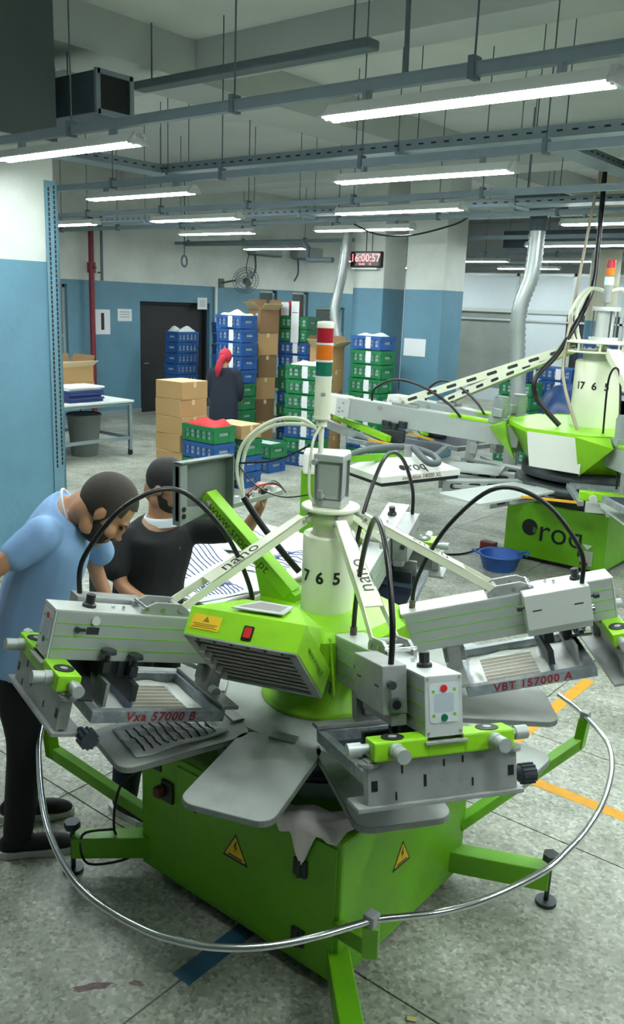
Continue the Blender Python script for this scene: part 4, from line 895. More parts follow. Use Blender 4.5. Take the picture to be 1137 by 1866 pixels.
for z0, m, lb in ((2.765, m_lit, 'lit green signal lens'), (2.85, m_orange, 'orange signal lens'), (2.925, m_redlens, 'red signal lens')): part('signal_lens', MB().cyl((SX, SY, z0), (SX, SY, z0 + .072), .042, 20), m, tw2, lb)
# heads
def big_head(th, al=5.0, vis=True):
    t = rad(th); a = rad(al); u = Vector((cos(a) * cos(t), cos(a) * sin(t), sin(a))); v = Vector((-sin(t), cos(t), 0)); F = basis(pol2(.70, th, 1.335), u, v); B = lambda: MB(F); L = 1.86
    hd = part('print_head', B().bx(0, L, -.075, .075, -.225, 0, .006), m_alum, big)
    part('top_plate', B().bx(.3, L, -.077, .077, -.004, .004), m_alumtop, hd)
    part('nose_box', B().add([(L, -.085, .01), (L, .085, .01), (L + .03, .085, -.23), (L + .03, -.085, -.23), (L + .33, -.085, .0), (L + .33, .085, .0), (L + .36, .085, -.16), (L + .36, -.085, -.16)], [(0, 1, 2, 3), (7, 6, 5, 4), (0, 4, 5, 1), (1, 5, 6, 2), (2, 6, 7, 3), (3, 7, 4, 0)]), m_creamw, hd)
    for x, z in ((L + .02, -.06), (L + .06, -.12), (L + .06, -.16), (L + .02, -.15)): part('nose_button', MB(F).cyl((x + .03, .083, z), (x + .03, .092, z), .012, 10), m_steel, hd)
    part('nose_plate', B().bx(L - .02, L + .13, .08, .087, -.21, -.01, .004), m_alumtop, hd)
    letters('IC test', .035, F @ basis((L + .24, .0862, -.075), (-1, 0, 0), (0, 0, 1)), m_black, hd)
    part('gauge', MB(F).cyl((L - .36, .075, -.05), (L - .36, .085, -.05), .028, 16), m_steel, hd)
    part('motor', MB(F).cyl((.24, .0, .0), (.24, .0, .24), .085, 20).cyl((.24, 0, .24), (.24, 0, .27), .075, 20).bx(.14, .34, -.09, .09, -.01, .06, .01).bx(.2, .3, .07, .16, .07, .16, .01), m_motor, hd)
    part('green_cover', B().bx(.0, .75, -.082, .082, -.02, .008, .004), m_green, hd)
    # clamp rail, squeegee and screen under the head
    part('clamp_rail', MB(F).beam((L + .22, -.25, -.27), (L - .55, .28, -.33), .07, .06), m_green, hd); part('holder', MB(F).beam((L + .3, -.2, -.36), (L - .5, .32, -.42), .06, .09), m_steel, hd)
    part('screen_frame', B().bx(L - 1.1, L - .1, -.32, .32, -.44, -.39, .004), m_screenfr, hd); part('screen_mesh', B().bx(L - 1.05, L - .15, -.28, .28, -.391, -.388), m_meshnavy, hd)
    part('yellow_blade', MB(F).beam((L - .35, .36, -.36), (L - .75, .34, -.37), .014, .02), m_ysq, hd)
    part('squeegee_clamp', MB(F).cyl((L - .55, .1, -.36), (L - .55, .1, -.18), .04, 12).cyl((L - .64, .1, -.22), (L - .64, .1, -.15), .05, 12).cyl((L - .46, .1, -.22), (L - .46, .1, -.17), .05, 12).bx(L - .68, L - .42, .05, .15, -.38, -.25, .01), m_dksteel, hd)
    part('rear_hanger', B().bx(.42, .52, -.06, .06, -.42, -.22, .006).bx(.40, .48, .05, .1, -.36, -.25, .006), m_steel, hd)
    # slotted lift arm
    p0, p1 = pol2(.33, th, 2.13), F @ Vector((1.26, 0, .05)); A = basis(p0, (p1 - p0), v); Ln = (p1 - p0).length
    arm = MB(A); arm.bx(0, Ln, -.06, -.05, -.03, .05); arm.bx(0, Ln, .05, .06, -.03, .05); arm.bx(0, Ln * .97, -.05, .05, .035, .045)
    part('lift_arm', arm, m_cream, hd)
    n = 8
    for i in range(n): part('arm_slot', MB(A @ basis((Ln * (i + .5) / n, .0603, .008), (1, 0, 0), (0, 0, 1))).prism(rrect(Ln / n * .5, .032, .014, 3), -.0002, .0003), m_dksteel, hd)
    part('arm_bracket', B().bx(1.10, 1.38, -.07, .07, 0, .04, .008).cyl((1.26, -.08, .05), (1.26, .08, .05), .02, 12), m_steel, hd)
    q = lambda a, b, c: F @ Vector((a, b, c)); s, e = q(1.62, 0, 0), q(.62, .1, .0); d = e - s
    part('air_hose', MB().tube(catmull([s, s + Vector((0, 0, .14)) + d * .03, s + d * .25 + Vector((0, 0, .27)), s + d * .55 + Vector((0, 0, .25)), s + d * .85 + Vector((0, 0, .12)), e], 7), .014, 8), m_rubber, hd)
    return hd
big_head(-160); big_head(168, 2); big_head(-52, 3); big_head(110)
# pallets on slotted arms
def big_pallet(th, plate=True, r0=.85, r1=1.92, w=.50):
    m = basis(pol2(0, th, .80), dir2(th), dir2(th + 90)); p = part('pallet_arm', MB(m).bx(.5, 1.55, -.07, -.06, -.07, .03).bx(.5, 1.55, .06, .07, -.07, .03).bx(.5, 1.5, -.06, .06, .02, .03), m_alum, big)
    for i in range(5):
        for s in (-1, 1): part('arm_slot', MB(m @ basis((.65 + .19 * i, s * .0705, -.02), (1, 0, 0), (0, 0, 1))).prism(rrect(.13, .055, .025, 3), -.0006, .0006), m_dksteel, p)
    part('brace', MB(m).beam((.55, 0, -.08), (1.5, .25, .02), .03, .03).beam((.55, 0, -.08), (1.5, -.25, .02), .03, .03), m_alum, p)
    if plate: part('pallet', MB(m).prism(rrect(r1 - r0, w, .03, 3, (r0 + r1) / 2, 0), .035, .055), mat('pale_pallet', '#c3c9c6', .45, .15, var=.06, scale=3), p)
for th in (-160, 172, -132, -103, -52): big_pallet(th, th in (-103, -160, -52))
# rear clamp assembly reaching in at the right edge
cl = part('screen_clamp', MB(basis(pol2(1.18, -66, .90), dir2(-66), dir2(24))).bx(-.05, .05, -.12, .62, -.03, .05, .008), m_green, big)
part('clamp_roller', MB(basis(pol2(1.18, -66, .90), dir2(-66), dir2(24))).cyl((.05, .0, -.0), (.12, .0, 0), .035, 14).bx(.0, .06, -.06, .6, -.13, -.03, .005), m_alumtop, big)
part('yellow_blade', MB(basis(pol2(1.18, -66, .90), dir2(-66), dir2(24))).beam((.05, -.12, -.05), (.10, -.62, -.03), .02, .02), m_ysq, big)
part('clamp_frame', MB(basis(pol2(1.18, -66, .90), dir2(-66), dir2(24))).beam((-.35, -.2, .02), (.1, -.1, -.05), .05, .04).bx(-.35, -.3, -.2, .6, 0, .05), m_screenfr, big)
# hanging supply cables
part('black_cable', MB().tube(catmull([(-3.50, 8.83, 3.9), (-3.45, 8.74, 3.14), (-3.40, 8.55, 2.66), (-3.5, 8.18, 2.12), (-3.60, 7.92, 1.86), (-3.56, 7.94, 1.65), (-3.35, 8.02, 1.42)], 8), .026, 10), m_rubber, big)
part('beige_cable', MB().tube(catmull([(-3.54, 8.82, 3.9), (-3.54, 8.6, 2.97), (-3.45, 8.2, 2.12), (-3.35, 8.03, 1.82), (-3.16, 8.0, 1.40)], 8), .016, 8), mat('beige_cable', '#a59a86', .6), big)
part('thin_cable', MB().tube(catmull([pol2(.6, -60, 1.40), pol2(.7, -62, 1.9), pol2(.75, -58, 2.02), pol2(.8, -55, 1.85), pol2(.95, -54, 1.2), pol2(1.0, -54, .95)], 8), .010, 8), m_rubber, big)

# ------------------------------------------------------------------ flash dryer hood standing by the far machine
hd0 = Vector((-4.52, 7.0, 0)); fr, lf, rt = Vector((-4.26, 6.33, .93)), Vector((-4.8, 6.54, .93)), Vector((-3.98, 7.26, .93)); bk_ = lf + rt - fr
dr = empty('flash_dryer', hd0, 'white pyramid hood of a flash dryer beside the far machine', 'dryer')
hb = part('hood_rim', MB().add([fr, rt, bk_, lf, fr + Vector((0, 0, .055)), rt + Vector((0, 0, .055)), bk_ + Vector((0, 0, .055)), lf + Vector((0, 0, .055))], [(3, 2, 1, 0), (0, 1, 5, 4), (1, 2, 6, 5), (2, 3, 7, 6), (3, 0, 4, 7), (4, 5, 6, 7)]), m_creamw, dr)
ctr = (fr + rt + bk_ + lf) / 4; up = Vector((0, 0, .055)); tp = [ctr + (p - ctr) * .42 + Vector((0, 0, .17)) for p in (fr, rt, bk_, lf)]; lo = [p + up for p in (fr, rt, bk_, lf)]
part('hood_slope', MB().add(lo + tp, [(0, 1, 5, 4), (1, 2, 6, 5), (2, 3, 7, 6), (3, 0, 4, 7), (4, 5, 6, 7)]), m_creamw, dr)
dn = [ctr + (p - ctr) * .97 - Vector((0, 0, .035)) for p in (fr, rt, bk_, lf)]
part('heater_tray', MB().add([ctr + (p - ctr) * .97 for p in (fr, rt, bk_, lf)] + dn, [(0, 4, 5, 1), (1, 5, 6, 2), (2, 6, 7, 3), (3, 7, 4, 0), (7, 6, 5, 4)]), m_black, dr)
e1 = (rt - fr).normalized(); sl1 = ((tp[0] + tp[1]) - (lo[0] + lo[1])) / 2; SMX = basis((lo[0] + lo[1]) / 2 + sl1 * .45, e1, sl1)
letters('roq', .15, SMX @ Matrix.Translation((-.02, 0, .003)), m_black, dr); part('emblem', MB(SMX).prism([(-.19 + .035 * cos(a), .035 * sin(a)) for a in [2 * pi * i / 16 for i in range(16)]], .002, .004), m_black, dr)
letters('evolution 14000 XL', .06, basis((fr + rt) / 2 + Vector((0, 0, .027)) + e1.cross(Vector((0, 0, 1))) * .003, e1, (0, 0, 1)), mat('brown_print', '#6e3c3c', .6), dr)
part('hood_hose', MB().tube(catmull([ctr + Vector((-.35, -.75, .12)), ctr + Vector((-.2, -.4, .24)), ctr + Vector((.0, -.02, .26)), ctr + Vector((.22, .1, .21)), ctr + Vector((.36, .02, .16)), ctr + Vector((.33, -.12, .17)), ctr + Vector((.12, -.05, .27))], 8), .032, 12), mat('grey_hose', '#4d575a', .5), dr)
part('hose_cap', MB().cyl(ctr + Vector((.02, 0, .17)), ctr + Vector((.02, 0, .28)), .05, 16), m_steel, dr)
pb = Vector((-4.83, 6.05, 0))
part('dryer_post', MB().beam(pb + Vector((0, 0, .04)), pb + Vector((0, 0, 1.0)), .16, .16, bev=.01), m_greenshade, dr); part('dryer_head', MB().box(pb + Vector((.08, .1, 1.08)), (.42, .3, .2), .02, Matrix.Rotation(rad(35), 3, 'Z')), m_creamw, dr)
part('dryer_beam', MB().beam(pb + Vector((.1, .15, 1.1)), ctr + Vector((0, 0, .17)), .07, .06), m_greenshade, dr); part('dryer_foot', MB().box(pb + Vector((0, 0, .03)), (.5, .5, .06), .01), m_greenshade, dr)

# ------------------------------------------------------------------ things on the floor by the far machine
bs = empty('basin', (-3.62, 7.55, 0), 'round blue plastic basin on the floor beside the far green cabinet', 'basin')
m_bas = mat('blue_plastic', '#2f62b8', .4, var=.08)
part('bowl', MB().lathe([(.155, 0), (.16, .005), (.205, .15), (.222, .152), (.222, .16), (.20, .16), (.196, .15), (.15, .012), (.02, .01)], (-3.62, 7.55, 0), 36), m_bas, bs)
for s in (-1, 1): part('handle', MB().tube(catmull([(-3.62 + s * .17 - .06, 7.55 + s * .13 + .06 * s * .0 + .03, .15), (-3.62 + s * .215, 7.55 + s * .165, .185), (-3.62 + s * .17 + .06, 7.55 + s * .13 - .03, .15)], 5), .012, 8), m_bas, bs)
pd = empty('power_socket', (-3.98, 8.0, 0), 'red and black socket block on a cable behind the blue basin', 'socket')
part('socket_body', MB().box((-3.98, 8.0, .06), (.16, .10, .12), .012), mat('dull_red_plastic', '#6d2a30', .5), pd)
part('cable', MB().tube(catmull([(-4.02, 7.95, .05), (-4.1, 7.8, .012), (-4.2, 7.6, .010), (-4.55, 7.35, .010), (-5.0, 7.3, .010)], 6), .010, 6), m_rubber, pd)
# ------------------------------------------------------------------ people
def remesh(mb, voxel, smooth=4):
    me = mb.mesh('tmp'); ob = bpy.data.objects.new('tmp', me); COL.objects.link(ob)
    md = ob.modifiers.new('r', 'REMESH'); md.mode = 'VOXEL'; md.voxel_size = voxel; md.use_smooth_shade = True
    sm = ob.modifiers.new('s', 'SMOOTH'); sm.factor = .5; sm.iterations = smooth
    dg = bpy.context.evaluated_depsgraph_get(); dg.update(); out = bpy.data.meshes.new_from_object(ob.evaluated_get(dg))
    bpy.data.objects.remove(ob); bpy.data.meshes.remove(me)
    out.polygons.foreach_set('use_smooth', [True] * len(out.polygons)); return out
def limb(mb, P, R, n=14, sub=5):
    Q = catmull(P, sub); k = len(P) - 1
    def rf(t): x = t * k; i = min(int(x), k - 1); f = x - i; f = f * f * (3 - 2 * f); return R[i] * (1 - f) + R[i + 1] * f
    mb.tube(Q, 1, n, rf=rf); mb.ell(Q[0], (R[0],) * 3, 12, 8); mb.ell(Q[-1], (R[-1],) * 3, 12, 8)
def torso(mb, S, lat, n=20, inf=0):
    """sections (centre, half width, half depth); lat = lateral axis"""
    C = catmull([s[0] for s in S], 4); W = [x[0] for x in catmull([(s[1], s[2], 0) for s in S], 4)]; D = [x[1] for x in catmull([(s[1], s[2], 0) for s in S], 4)]
    lat = Vector(lat).normalized(); vs = []; k = len(C)
    for i, c in enumerate(C):
        t = (C[min(i + 1, k - 1)] - C[max(i - 1, 0)]).normalized(); a = (lat - t * lat.dot(t)).normalized(); b = t.cross(a)
        for j in range(n):
            q = 2 * pi * j / n; cs, sn = cos(q), sin(q); e = .8
            vs.append(c + a * (W[i] + inf) * math.copysign(abs(cs) ** e, cs) + b * (D[i] + inf) * math.copysign(abs(sn) ** e, sn))
    mb.add(vs, [(i * n + j, i * n + (j + 1) % n, (i + 1) * n + (j + 1) % n, (i + 1) * n + j) for i in range(k - 1) for j in range(n)] + [tuple(range(n - 1, -1, -1)), tuple(range((k - 1) * n, k * n))], True)
def head_mtx(c, fwd, up, s):
    f = Vector(fwd).normalized(); u = Vector(up); x = f.cross(u).normalized(); u = x.cross(f); m = Matrix((x, f, u)).transposed().to_4x4() @ Matrix.Scale(s, 4); m.translation = Vector(c); return m
def head_shape(mb, m):
    o = mb.m; mb.m = m
    mb.ell((0, -.012, .03), (.077, .098, .098), 24, 16); mb.ell((0, .03, -.045), (.06, .064, .07), 20, 12); mb.ell((0, .064, -.098), (.027, .024, .022)); mb.ell((0, -.045, -.04), (.058, .05, .07))
    mb.ell((0, .092, -.012), (.011, .016, .034)); mb.ell((0, .106, -.034), (.016, .017, .013)); mb.ell((0, .077, .022), (.05, .018, .013))
    for s in (-1, 1): mb.ell((s * .036, .06, -.03), (.028, .028, .028)); mb.ell((s * .078, -.008, -.008), (.009, .018, .029), rot=Matrix.Rotation(s * .35, 3, 'Z')); mb.ell((s * .048, .0, -.075), (.016, .03, .03))
    mb.ell((0, .088, -.062), (.024, .012, .006)); mb.ell((0, .086, -.074), (.021, .012, .007)); mb.m = o
def clipped(m, c, r, keep, n=36, k=26):
    e = MB().ell(c, r, n, k); fs = [f for f in e.f if keep(sum((e.v[i] for i in f), Vector()) / len(f))]; o = MB(m); o.add(e.v, fs, True); return o
def hand(mb, w, d, nrm, s=1.0, curl=.9):
    """palm and five bent fingers; w wrist, d pointing direction, nrm back-of-hand normal"""
    d = Vector(d).normalized(); n = Vector(nrm); n = (n - d * n.dot(d)).normalized(); x = d.cross(n); w = Vector(w)
    mb.ell(w + d * .05 * s, (.05 * s, .042 * s, .018 * s), 14, 10, Matrix((d, x, n)).transposed()); mb.ell(w + d * .01 * s, (.035 * s, .028 * s, .02 * s), 12, 8, Matrix((d, x, n)).transposed())
    for i, (o, l) in enumerate(((-.030, .062), (-.010, .075), (.011, .070), (.030, .055))):
        p = w + d * .088 * s + x * o * s; a = p + (d * cos(curl * .5) - n * sin(curl * .5)) * l * .5 * s; b = a + (d * cos(curl * 1.3) - n * sin(curl * 1.3)) * l * .55 * s
        limb(mb, [p - d * .02 * s, a, b], [.0095 * s, .0085 * s, .0075 * s], 8, 3)
    p = w + d * .03 * s - x * .038 * s; a = p + (d * .7 - x * .6 - n * .3) * .04 * s; b = a + (d * .9 - n * .35) * .035 * s; limb(mb, [p, a, b], [.013 * s, .0105 * s, .0085 * s], 8, 3)
def shoe(P, heel, toe, m_up, m_sole, parent):
    h, t = Vector((*heel, 0)), Vector((*toe, 0)); d = (t - h).normalized(); L = (t - h).length; m = basis(h, d, Vector((-d.y, d.x, 0)))
    sole = [(0, -.03), (.05, -.045), (.4 * L, -.042), (.75 * L, -.055), (L * .95, -.03), (L, 0), (L * .95, .03), (.75 * L, .052), (.4 * L, .038), (.05, .045), (0, .03)]
    part('sole', MB(m).prism(sole, .002, .032, [(x * 1.0, y * .97) for x, y in sole]), m_sole, parent)
    up = MB(m); up.ell((.09, 0, .055), (.085, .04, .06)); up.ell((L * .55, 0, .05), (L * .42, .045, .042)); up.ell((L * .8, 0, .04), (L * .19, .046, .03)); up.ell((.085, 0, .1), (.05, .042, .04))
    part('shoe_upper', remesh(_shift(up, parent), .009, 3), m_up, parent)
    for i in range(3): part('lace', MB(m).tube([(L * (.42 + .09 * i), -.025, .088 - .008 * i), (L * (.45 + .09 * i), 0, .098 - .009 * i), (L * (.42 + .09 * i), .025, .088 - .008 * i)], .004, 5), m_up, parent)
def _shift(mb, parent):
    o = root_of(parent).location; mb.v = [v - o for v in mb.v]; return mb
m_skin = mat('skin_warm', '#bd8b69', .5, var=.06, scale=9); m_skin2 = mat('skin_tan', '#a67858', .5, var=.06, scale=9); m_hair = mat('dark_hair', '#191512', .6, var=.3, scale=60, bump=.4, bscale=220); m_stub = mat('cropped_hair', '#3b332d', .75, var=.25, scale=120, bump=.3, bscale=300); m_beard = mat('short_beard', '#2b211b', .8, var=.25, scale=120)
m_bshirt = mat('light_blue_jersey', '#8fb4e2', .85, var=.05, scale=5, bump=.25, bscale=7); m_trim = mat('white_trim', '#dfe6ee', .8); m_btrous = mat('black_trousers', '#121418', .85, var=.2, scale=9, bump=.3, bscale=9); m_bktee = mat('black_jersey', '#15171b', .85, var=.12, scale=6, bump=.3, bscale=7); m_jean = mat('dark_jeans', '#1b2130', .85, var=.2, scale=12, bump=.2, bscale=20); m_shoe = mat('black_mesh_shoe', '#17181b', .7, var=.2, scale=40); m_sole = mat('grey_rubber_sole', '#cfd0cb', .7, var=.1); m_eye = mat('dark_eye', '#120d0a', .2)

def person(loc, label, J, lat, hm, skin, shirt_m, leg_m, sections, hem, sleeves, hairspec, voxel=.0085, shirt_name='shirt'):
    g = empty('person', loc, label, 'person')
    b = MB(); torso(b, sections, lat); limb(b, J['neck'], J['neckr'], 14)
    head_shape(b, hm)
    for s in 'rl':
        limb(b, J['arm_' + s], [.052, .041, .036, .026], 12); limb(b, J['leg_' + s], [.088, .07, .055, .05, .036], 14)
        d = J['hand_' + s]; hand(b, J['arm_' + s][-1], *d)
        a = Vector(J['leg_' + s][-1]); f = Vector(J['foot_' + s]); limb(b, [a - Vector((0, 0, .03)), a + f * .08 - Vector((0, 0, .055)), a + f * .16 - Vector((0, 0, .065))], [.034, .03, .02], 10)
    part('body', remesh(_shift(b, g), voxel, 4), skin, g)
    sh = MB(); torso(sh, hem, lat, inf=.016)
    for s in 'rl': limb(sh, sleeves[s], [.078, .074, .066], 14)
    limb(sh, [sleeves['r'][0], sleeves['l'][0]], [.07, .07], 12)
    part(shirt_name, remesh(_shift(sh, g), .010, 5), shirt_m, g)
    tr = MB(); pv = Vector(sections[0][0])
    for s in 'rl': P = [Vector(p) for p in J['leg_' + s]]; P[-1] = P[-1] + Vector((0, 0, .0)); limb(tr, P, [.115, .098, .078, .074, .066], 16)
    torso(tr, [(pv - Vector((0, 0, .10)), .14, .10), (pv, .175, .125), (pv + Vector((0, 0, .1)), .165, .115)], lat)
    part('trousers', remesh(_shift(tr, g), .011, 4), leg_m, g)
    for s in (-1, 1): part('eye', MB(hm).ell((s * .032, .083, .004), (.011, .008, .006)), m_eye, g); part('eyebrow', MB(hm).ell((s * .033, .092, .023), (.02, .006, .005)), m_hair, g)
    hm_m, hb = hairspec
    part('hair', clipped(hm, (0, -.014, .032), (.081, .103, .102), lambda p: not (p.y > .045 and p.z < .075 - .3 * (p.y - .045) * 0) and not (p.z < -.035) and not (abs(p.x) > .05 and p.y > .02 and p.z < .03)), hm_m, g)
    if hb: part('beard', clipped(hm, (0, .03, -.047), (.0635, .0675, .0735), lambda p: (p.z < -.07 or (p.z < -.03 and abs(p.x) > .04)) and p.y > -.03), m_beard, g); part('moustache', MB(hm).ell((0, .094, -.053), (.024, .006, .004)), m_beard, g)
    return g

V = Vector
# man in the light blue shirt
f1 = V((.68, .73, 0)); l1 = V((-.73, .68, 0)); rt1 = -l1
hipc, waist, chest, upper, nb_ = V((-3.20, 2.0, .98)), V((-3.10, 2.01, 1.22)), V((-3.02, 2.04, 1.44)), V((-2.975, 2.06, 1.56)), V((-2.93, 2.085, 1.635))
hm1 = head_mtx((-2.785, 2.135, 1.645), f1 * .64 + V((0, 0, -.77)), f1 * .77 + V((0, 0, .64)), 1.17)
J1 = dict(neck=[nb_ - V((0, 0, .04)), nb_ + f1 * .06 + V((0, 0, .02)), V((-2.82, 2.12, 1.64))], neckr=[.075, .066, .06],
          arm_r=[V((-2.865, 1.885, 1.575)), V((-2.93, 1.74, 1.46)), V((-3.0, 1.63, 1.36)), V((-3.16, 1.68, 1.16))], arm_l=[V((-3.08, 2.215, 1.55)), V((-3.075, 2.27, 1.40)), V((-3.065, 2.30, 1.26)), V((-2.98, 2.32, 1.10))],
          hand_r=(V((-.6, .5, -.6)), V((-.3, -.8, 0)), 1.1), hand_l=(V((.8, .3, -.35)), V((.2, 0, 1)), 1.1),
          leg_r=[V((-3.16, 1.95, .95)), V((-3.175, 1.95, .74)), V((-3.17, 1.955, .52)), V((-3.15, 1.925, .32)), V((-3.14, 1.885, .11))], leg_l=[V((-3.27, 2.07, .95)), V((-3.30, 2.07, .74)), V((-3.33, 2.07, .52)), V((-3.36, 2.06, .32)), V((-3.38, 2.04, .11))],
          foot_r=V((.63, .78, 0)), foot_l=V((.63, .78, 0)))
sec1 = [(hipc, .16, .115), (waist, .15, .115), (chest, .175, .125), (upper, .17, .10), (nb_, .085, .07)]
hem1 = [(V((-3.205, 1.995, .915)), .19, .145), (waist, .172, .14), (chest, .19, .138), (upper, .182, .108), (nb_ - V((0, 0, .012)), .10, .085)]
m1 = person((-3.15, 1.97, 0), 'man in a light blue shirt bending over the machine at the left', J1, l1, hm1, m_skin, m_bshirt, m_btrous, sec1, hem1, {'r': [V((-2.87, 1.895, 1.565)), V((-2.89, 1.85, 1.53)), V((-2.915, 1.80, 1.49))], 'l': [V((-3.07, 2.195, 1.545)), V((-3.065, 2.26, 1.46)), V((-3.055, 2.31, 1.37))]}, (m_stub, True))
ncol = []
nf = (V((-2.80, 2.15, 1.675)) - nb_).normalized(); na = l1; nbx = nf.cross(na)
part('collar_trim', MB().tube([nb_ - nf * .022 + na * .10 * cos(a) + nbx * .094 * sin(a) - V((0, 0, .006)) for a in [2 * pi * i / 28 for i in range(28)]], .006, 6, True), m_trim, m1)
shoe(None, (-3.20, 1.81), (-2.975, 2.09), m_shoe, m_sole, m1); shoe(None, (-3.445, 1.965), (-3.22, 2.245), m_shoe, m_sole, m1)
# man in the black shirt
f2 = V((.97, .10, 0)).normalized(); l2 = V((-.10, .97, 0)).normalized()
hp2, ws2, ch2, up2, nk2 = V((-3.22, 2.72, .93)), V((-3.22, 2.735, 1.09)), V((-3.19, 2.755, 1.26)), V((-3.175, 2.765, 1.36)), V((-3.16, 2.765, 1.43))
hm2 = head_mtx((-3.125, 2.775, 1.595), V((.72, .32, -.45)), V((.42, .12, .9)), 1.10)
J2 = dict(neck=[nk2 - V((0, 0, .04)), nk2 + V((.0, 0, .05)), V((-3.15, 2.765, 1.55))], neckr=[.075, .064, .058],
          arm_r=[V((-3.22, 2.575, 1.335)), V((-3.20, 2.53, 1.23)), V((-3.14, 2.50, 1.14)), V((-2.98, 2.52, 1.09))], arm_l=[V((-3.12, 2.965, 1.345)), V((-3.0, 3.03, 1.34)), V((-2.86, 3.05, 1.375)), V((-2.73, 3.02, 1.53))],
          hand_r=(V((.9, .1, -.2)), V((0, 0, 1)), 1.05), hand_l=(V((.5, -.2, .8)), V((.5, .7, -.2)), 1.05, 1.2),
          leg_r=[V((-3.2, 2.63, .90)), V((-3.14, 2.56, .70)), V((-3.08, 2.5, .50)), V((-3.05, 2.45, .30)), V((-3.035, 2.41, .11))], leg_l=[V((-3.21, 2.81, .90)), V((-3.22, 2.83, .70)), V((-3.23, 2.84, .50)), V((-3.25, 2.85, .30)), V((-3.27, 2.85, .11))],
          foot_r=V((.9, .1, 0)), foot_l=V((.9, .1, 0)))
sec2 = [(hp2, .155, .11), (ws2, .145, .105), (ch2, .165, .115), (up2, .16, .10), (nk2, .08, .07)]
hem2 = [(V((-3.22, 2.715, .86)), .185, .14), (ws2, .172, .132), (ch2, .185, .13), (up2, .18, .11), (nk2 - V((0, 0, .02)), .10, .085)]
m2_ = person((-3.2, 2.7, 0), 'man in a black shirt with raised arm behind the grey terminal box', J2, l2, hm2, m_skin2, m_bktee, m_jean, sec2, hem2, {'r': [V((-3.215, 2.595, 1.33)), V((-3.21, 2.54, 1.27)), V((-3.195, 2.505, 1.215))], 'l': [V((-3.13, 2.945, 1.345)), V((-3.06, 2.995, 1.345)), V((-2.985, 3.025, 1.35))]}, (m_hair, True))
part('undershirt_collar', MB().lathe([(.095, -.03), (.086, .0), (.078, .012), (.07, .0)], nk2 + V((-.005, 0, .0)), 28), m_trim, m2_)
part('shirt_badge', MB().cyl(ch2 + V((.135, .02, .03)), ch2 + V((.142, .02, .03)), .012, 10), m_steel, m2_)
shoe(None, (-3.12, 2.40), (-2.84, 2.43), m_shoe, m_sole, m2_); shoe(None, (-3.35, 2.84), (-3.07, 2.87), m_shoe, m_sole, m2_)
# woman with the red headscarf, seen from behind
wp = V((-9.62, 9.72, 0)); wf = V((-.45, .89, 0)).normalized(); wl = V((-.89, -.45, 0)).normalized()
w = empty('person', wp, 'woman in a dark coat and red headscarf seen from behind by the crates', 'person')
m_coat = mat('dark_navy_coat', '#1a2130', .9, var=.12, scale=6, bump=.3, bscale=6); m_scarf = mat('red_scarf', '#b3263c', .85, var=.1, scale=9, bump=.4, bscale=14)
hmw = head_mtx(wp + V((0, 0, 1.60)) + wf * .05, wf * .9 + V((0, 0, -.35)), V((0, 0, 1)), 1.0)
b = MB(); head_shape(b, hmw); limb(b, [wp + V((0, 0, 1.36)), wp + V((0, 0, 1.45)), wp + V((0, 0, 1.54)) + wf * .03], [.07, .055, .05]); torso(b, [(wp + V((0, 0, .85)), .16, .12), (wp + V((0, 0, 1.1)), .14, .1), (wp + V((0, 0, 1.36)), .15, .09)], wl)
arms = {}
for s in (-1, 1):
    A = [wp + wl * s * .19 + V((0, 0, 1.36)), wp + wl * s * .25 + V((0, 0, 1.16)), wp + wl * s * .24 + wf * .05 + V((0, 0, 1.02)), wp + wl * s * .18 + wf * .22 + V((0, 0, .95))]; arms[s] = A
    limb(b, A, [.05, .04, .034, .025]); hand(b, A[-1], wf - V((0, 0, .3)), V((0, 0, 1)), .95); limb(b, [wp + wl * s * .09 + V((0, 0, .85)), wp + wl * s * .09 + V((0, 0, .45)), wp + wl * s * .09 + V((0, 0, .06))], [.08, .055, .04])
part('body', remesh(_shift(b, w), .012, 3), m_skin, w)
c = MB(); torso(c, [(wp + V((0, 0, .12)), .25, .20), (wp + V((0, 0, .6)), .235, .19), (wp + V((0, 0, .95)), .225, .17), (wp + V((0, 0, 1.2)), .205, .14), (wp + V((0, 0, 1.38)), .19, .11), (wp + V((0, 0, 1.45)), .09, .08)], wl)
for s in (-1, 1): limb(c, [p for p in arms[s]], [.085, .078, .066, .055])
part('coat', remesh(_shift(c, w), .014, 5), m_coat, w)
part('headscarf', clipped(hmw, (0, -.012, .02), (.10, .118, .125), lambda p: p.y < .065), m_scarf, w)
tl = MB(); limb(tl, [wp + V((0, 0, 1.60)) - wf * .09, wp + V((0, 0, 1.53)) - wf * .13 + wl * .03, wp + V((0, 0, 1.44)) - wf * .15 + wl * .05, wp + V((0, 0, 1.34)) - wf * .14 + wl * .06], [.055, .05, .055, .03]); part('scarf_tail', remesh(_shift(tl, w), .01, 3), m_scarf, w)
for s in (-1, 1): shoe(None, tuple((wp + wl * s * .1 - wf * .1).xy), tuple((wp + wl * s * .1 + wf * .15).xy), m_shoe, m_shoe, w)
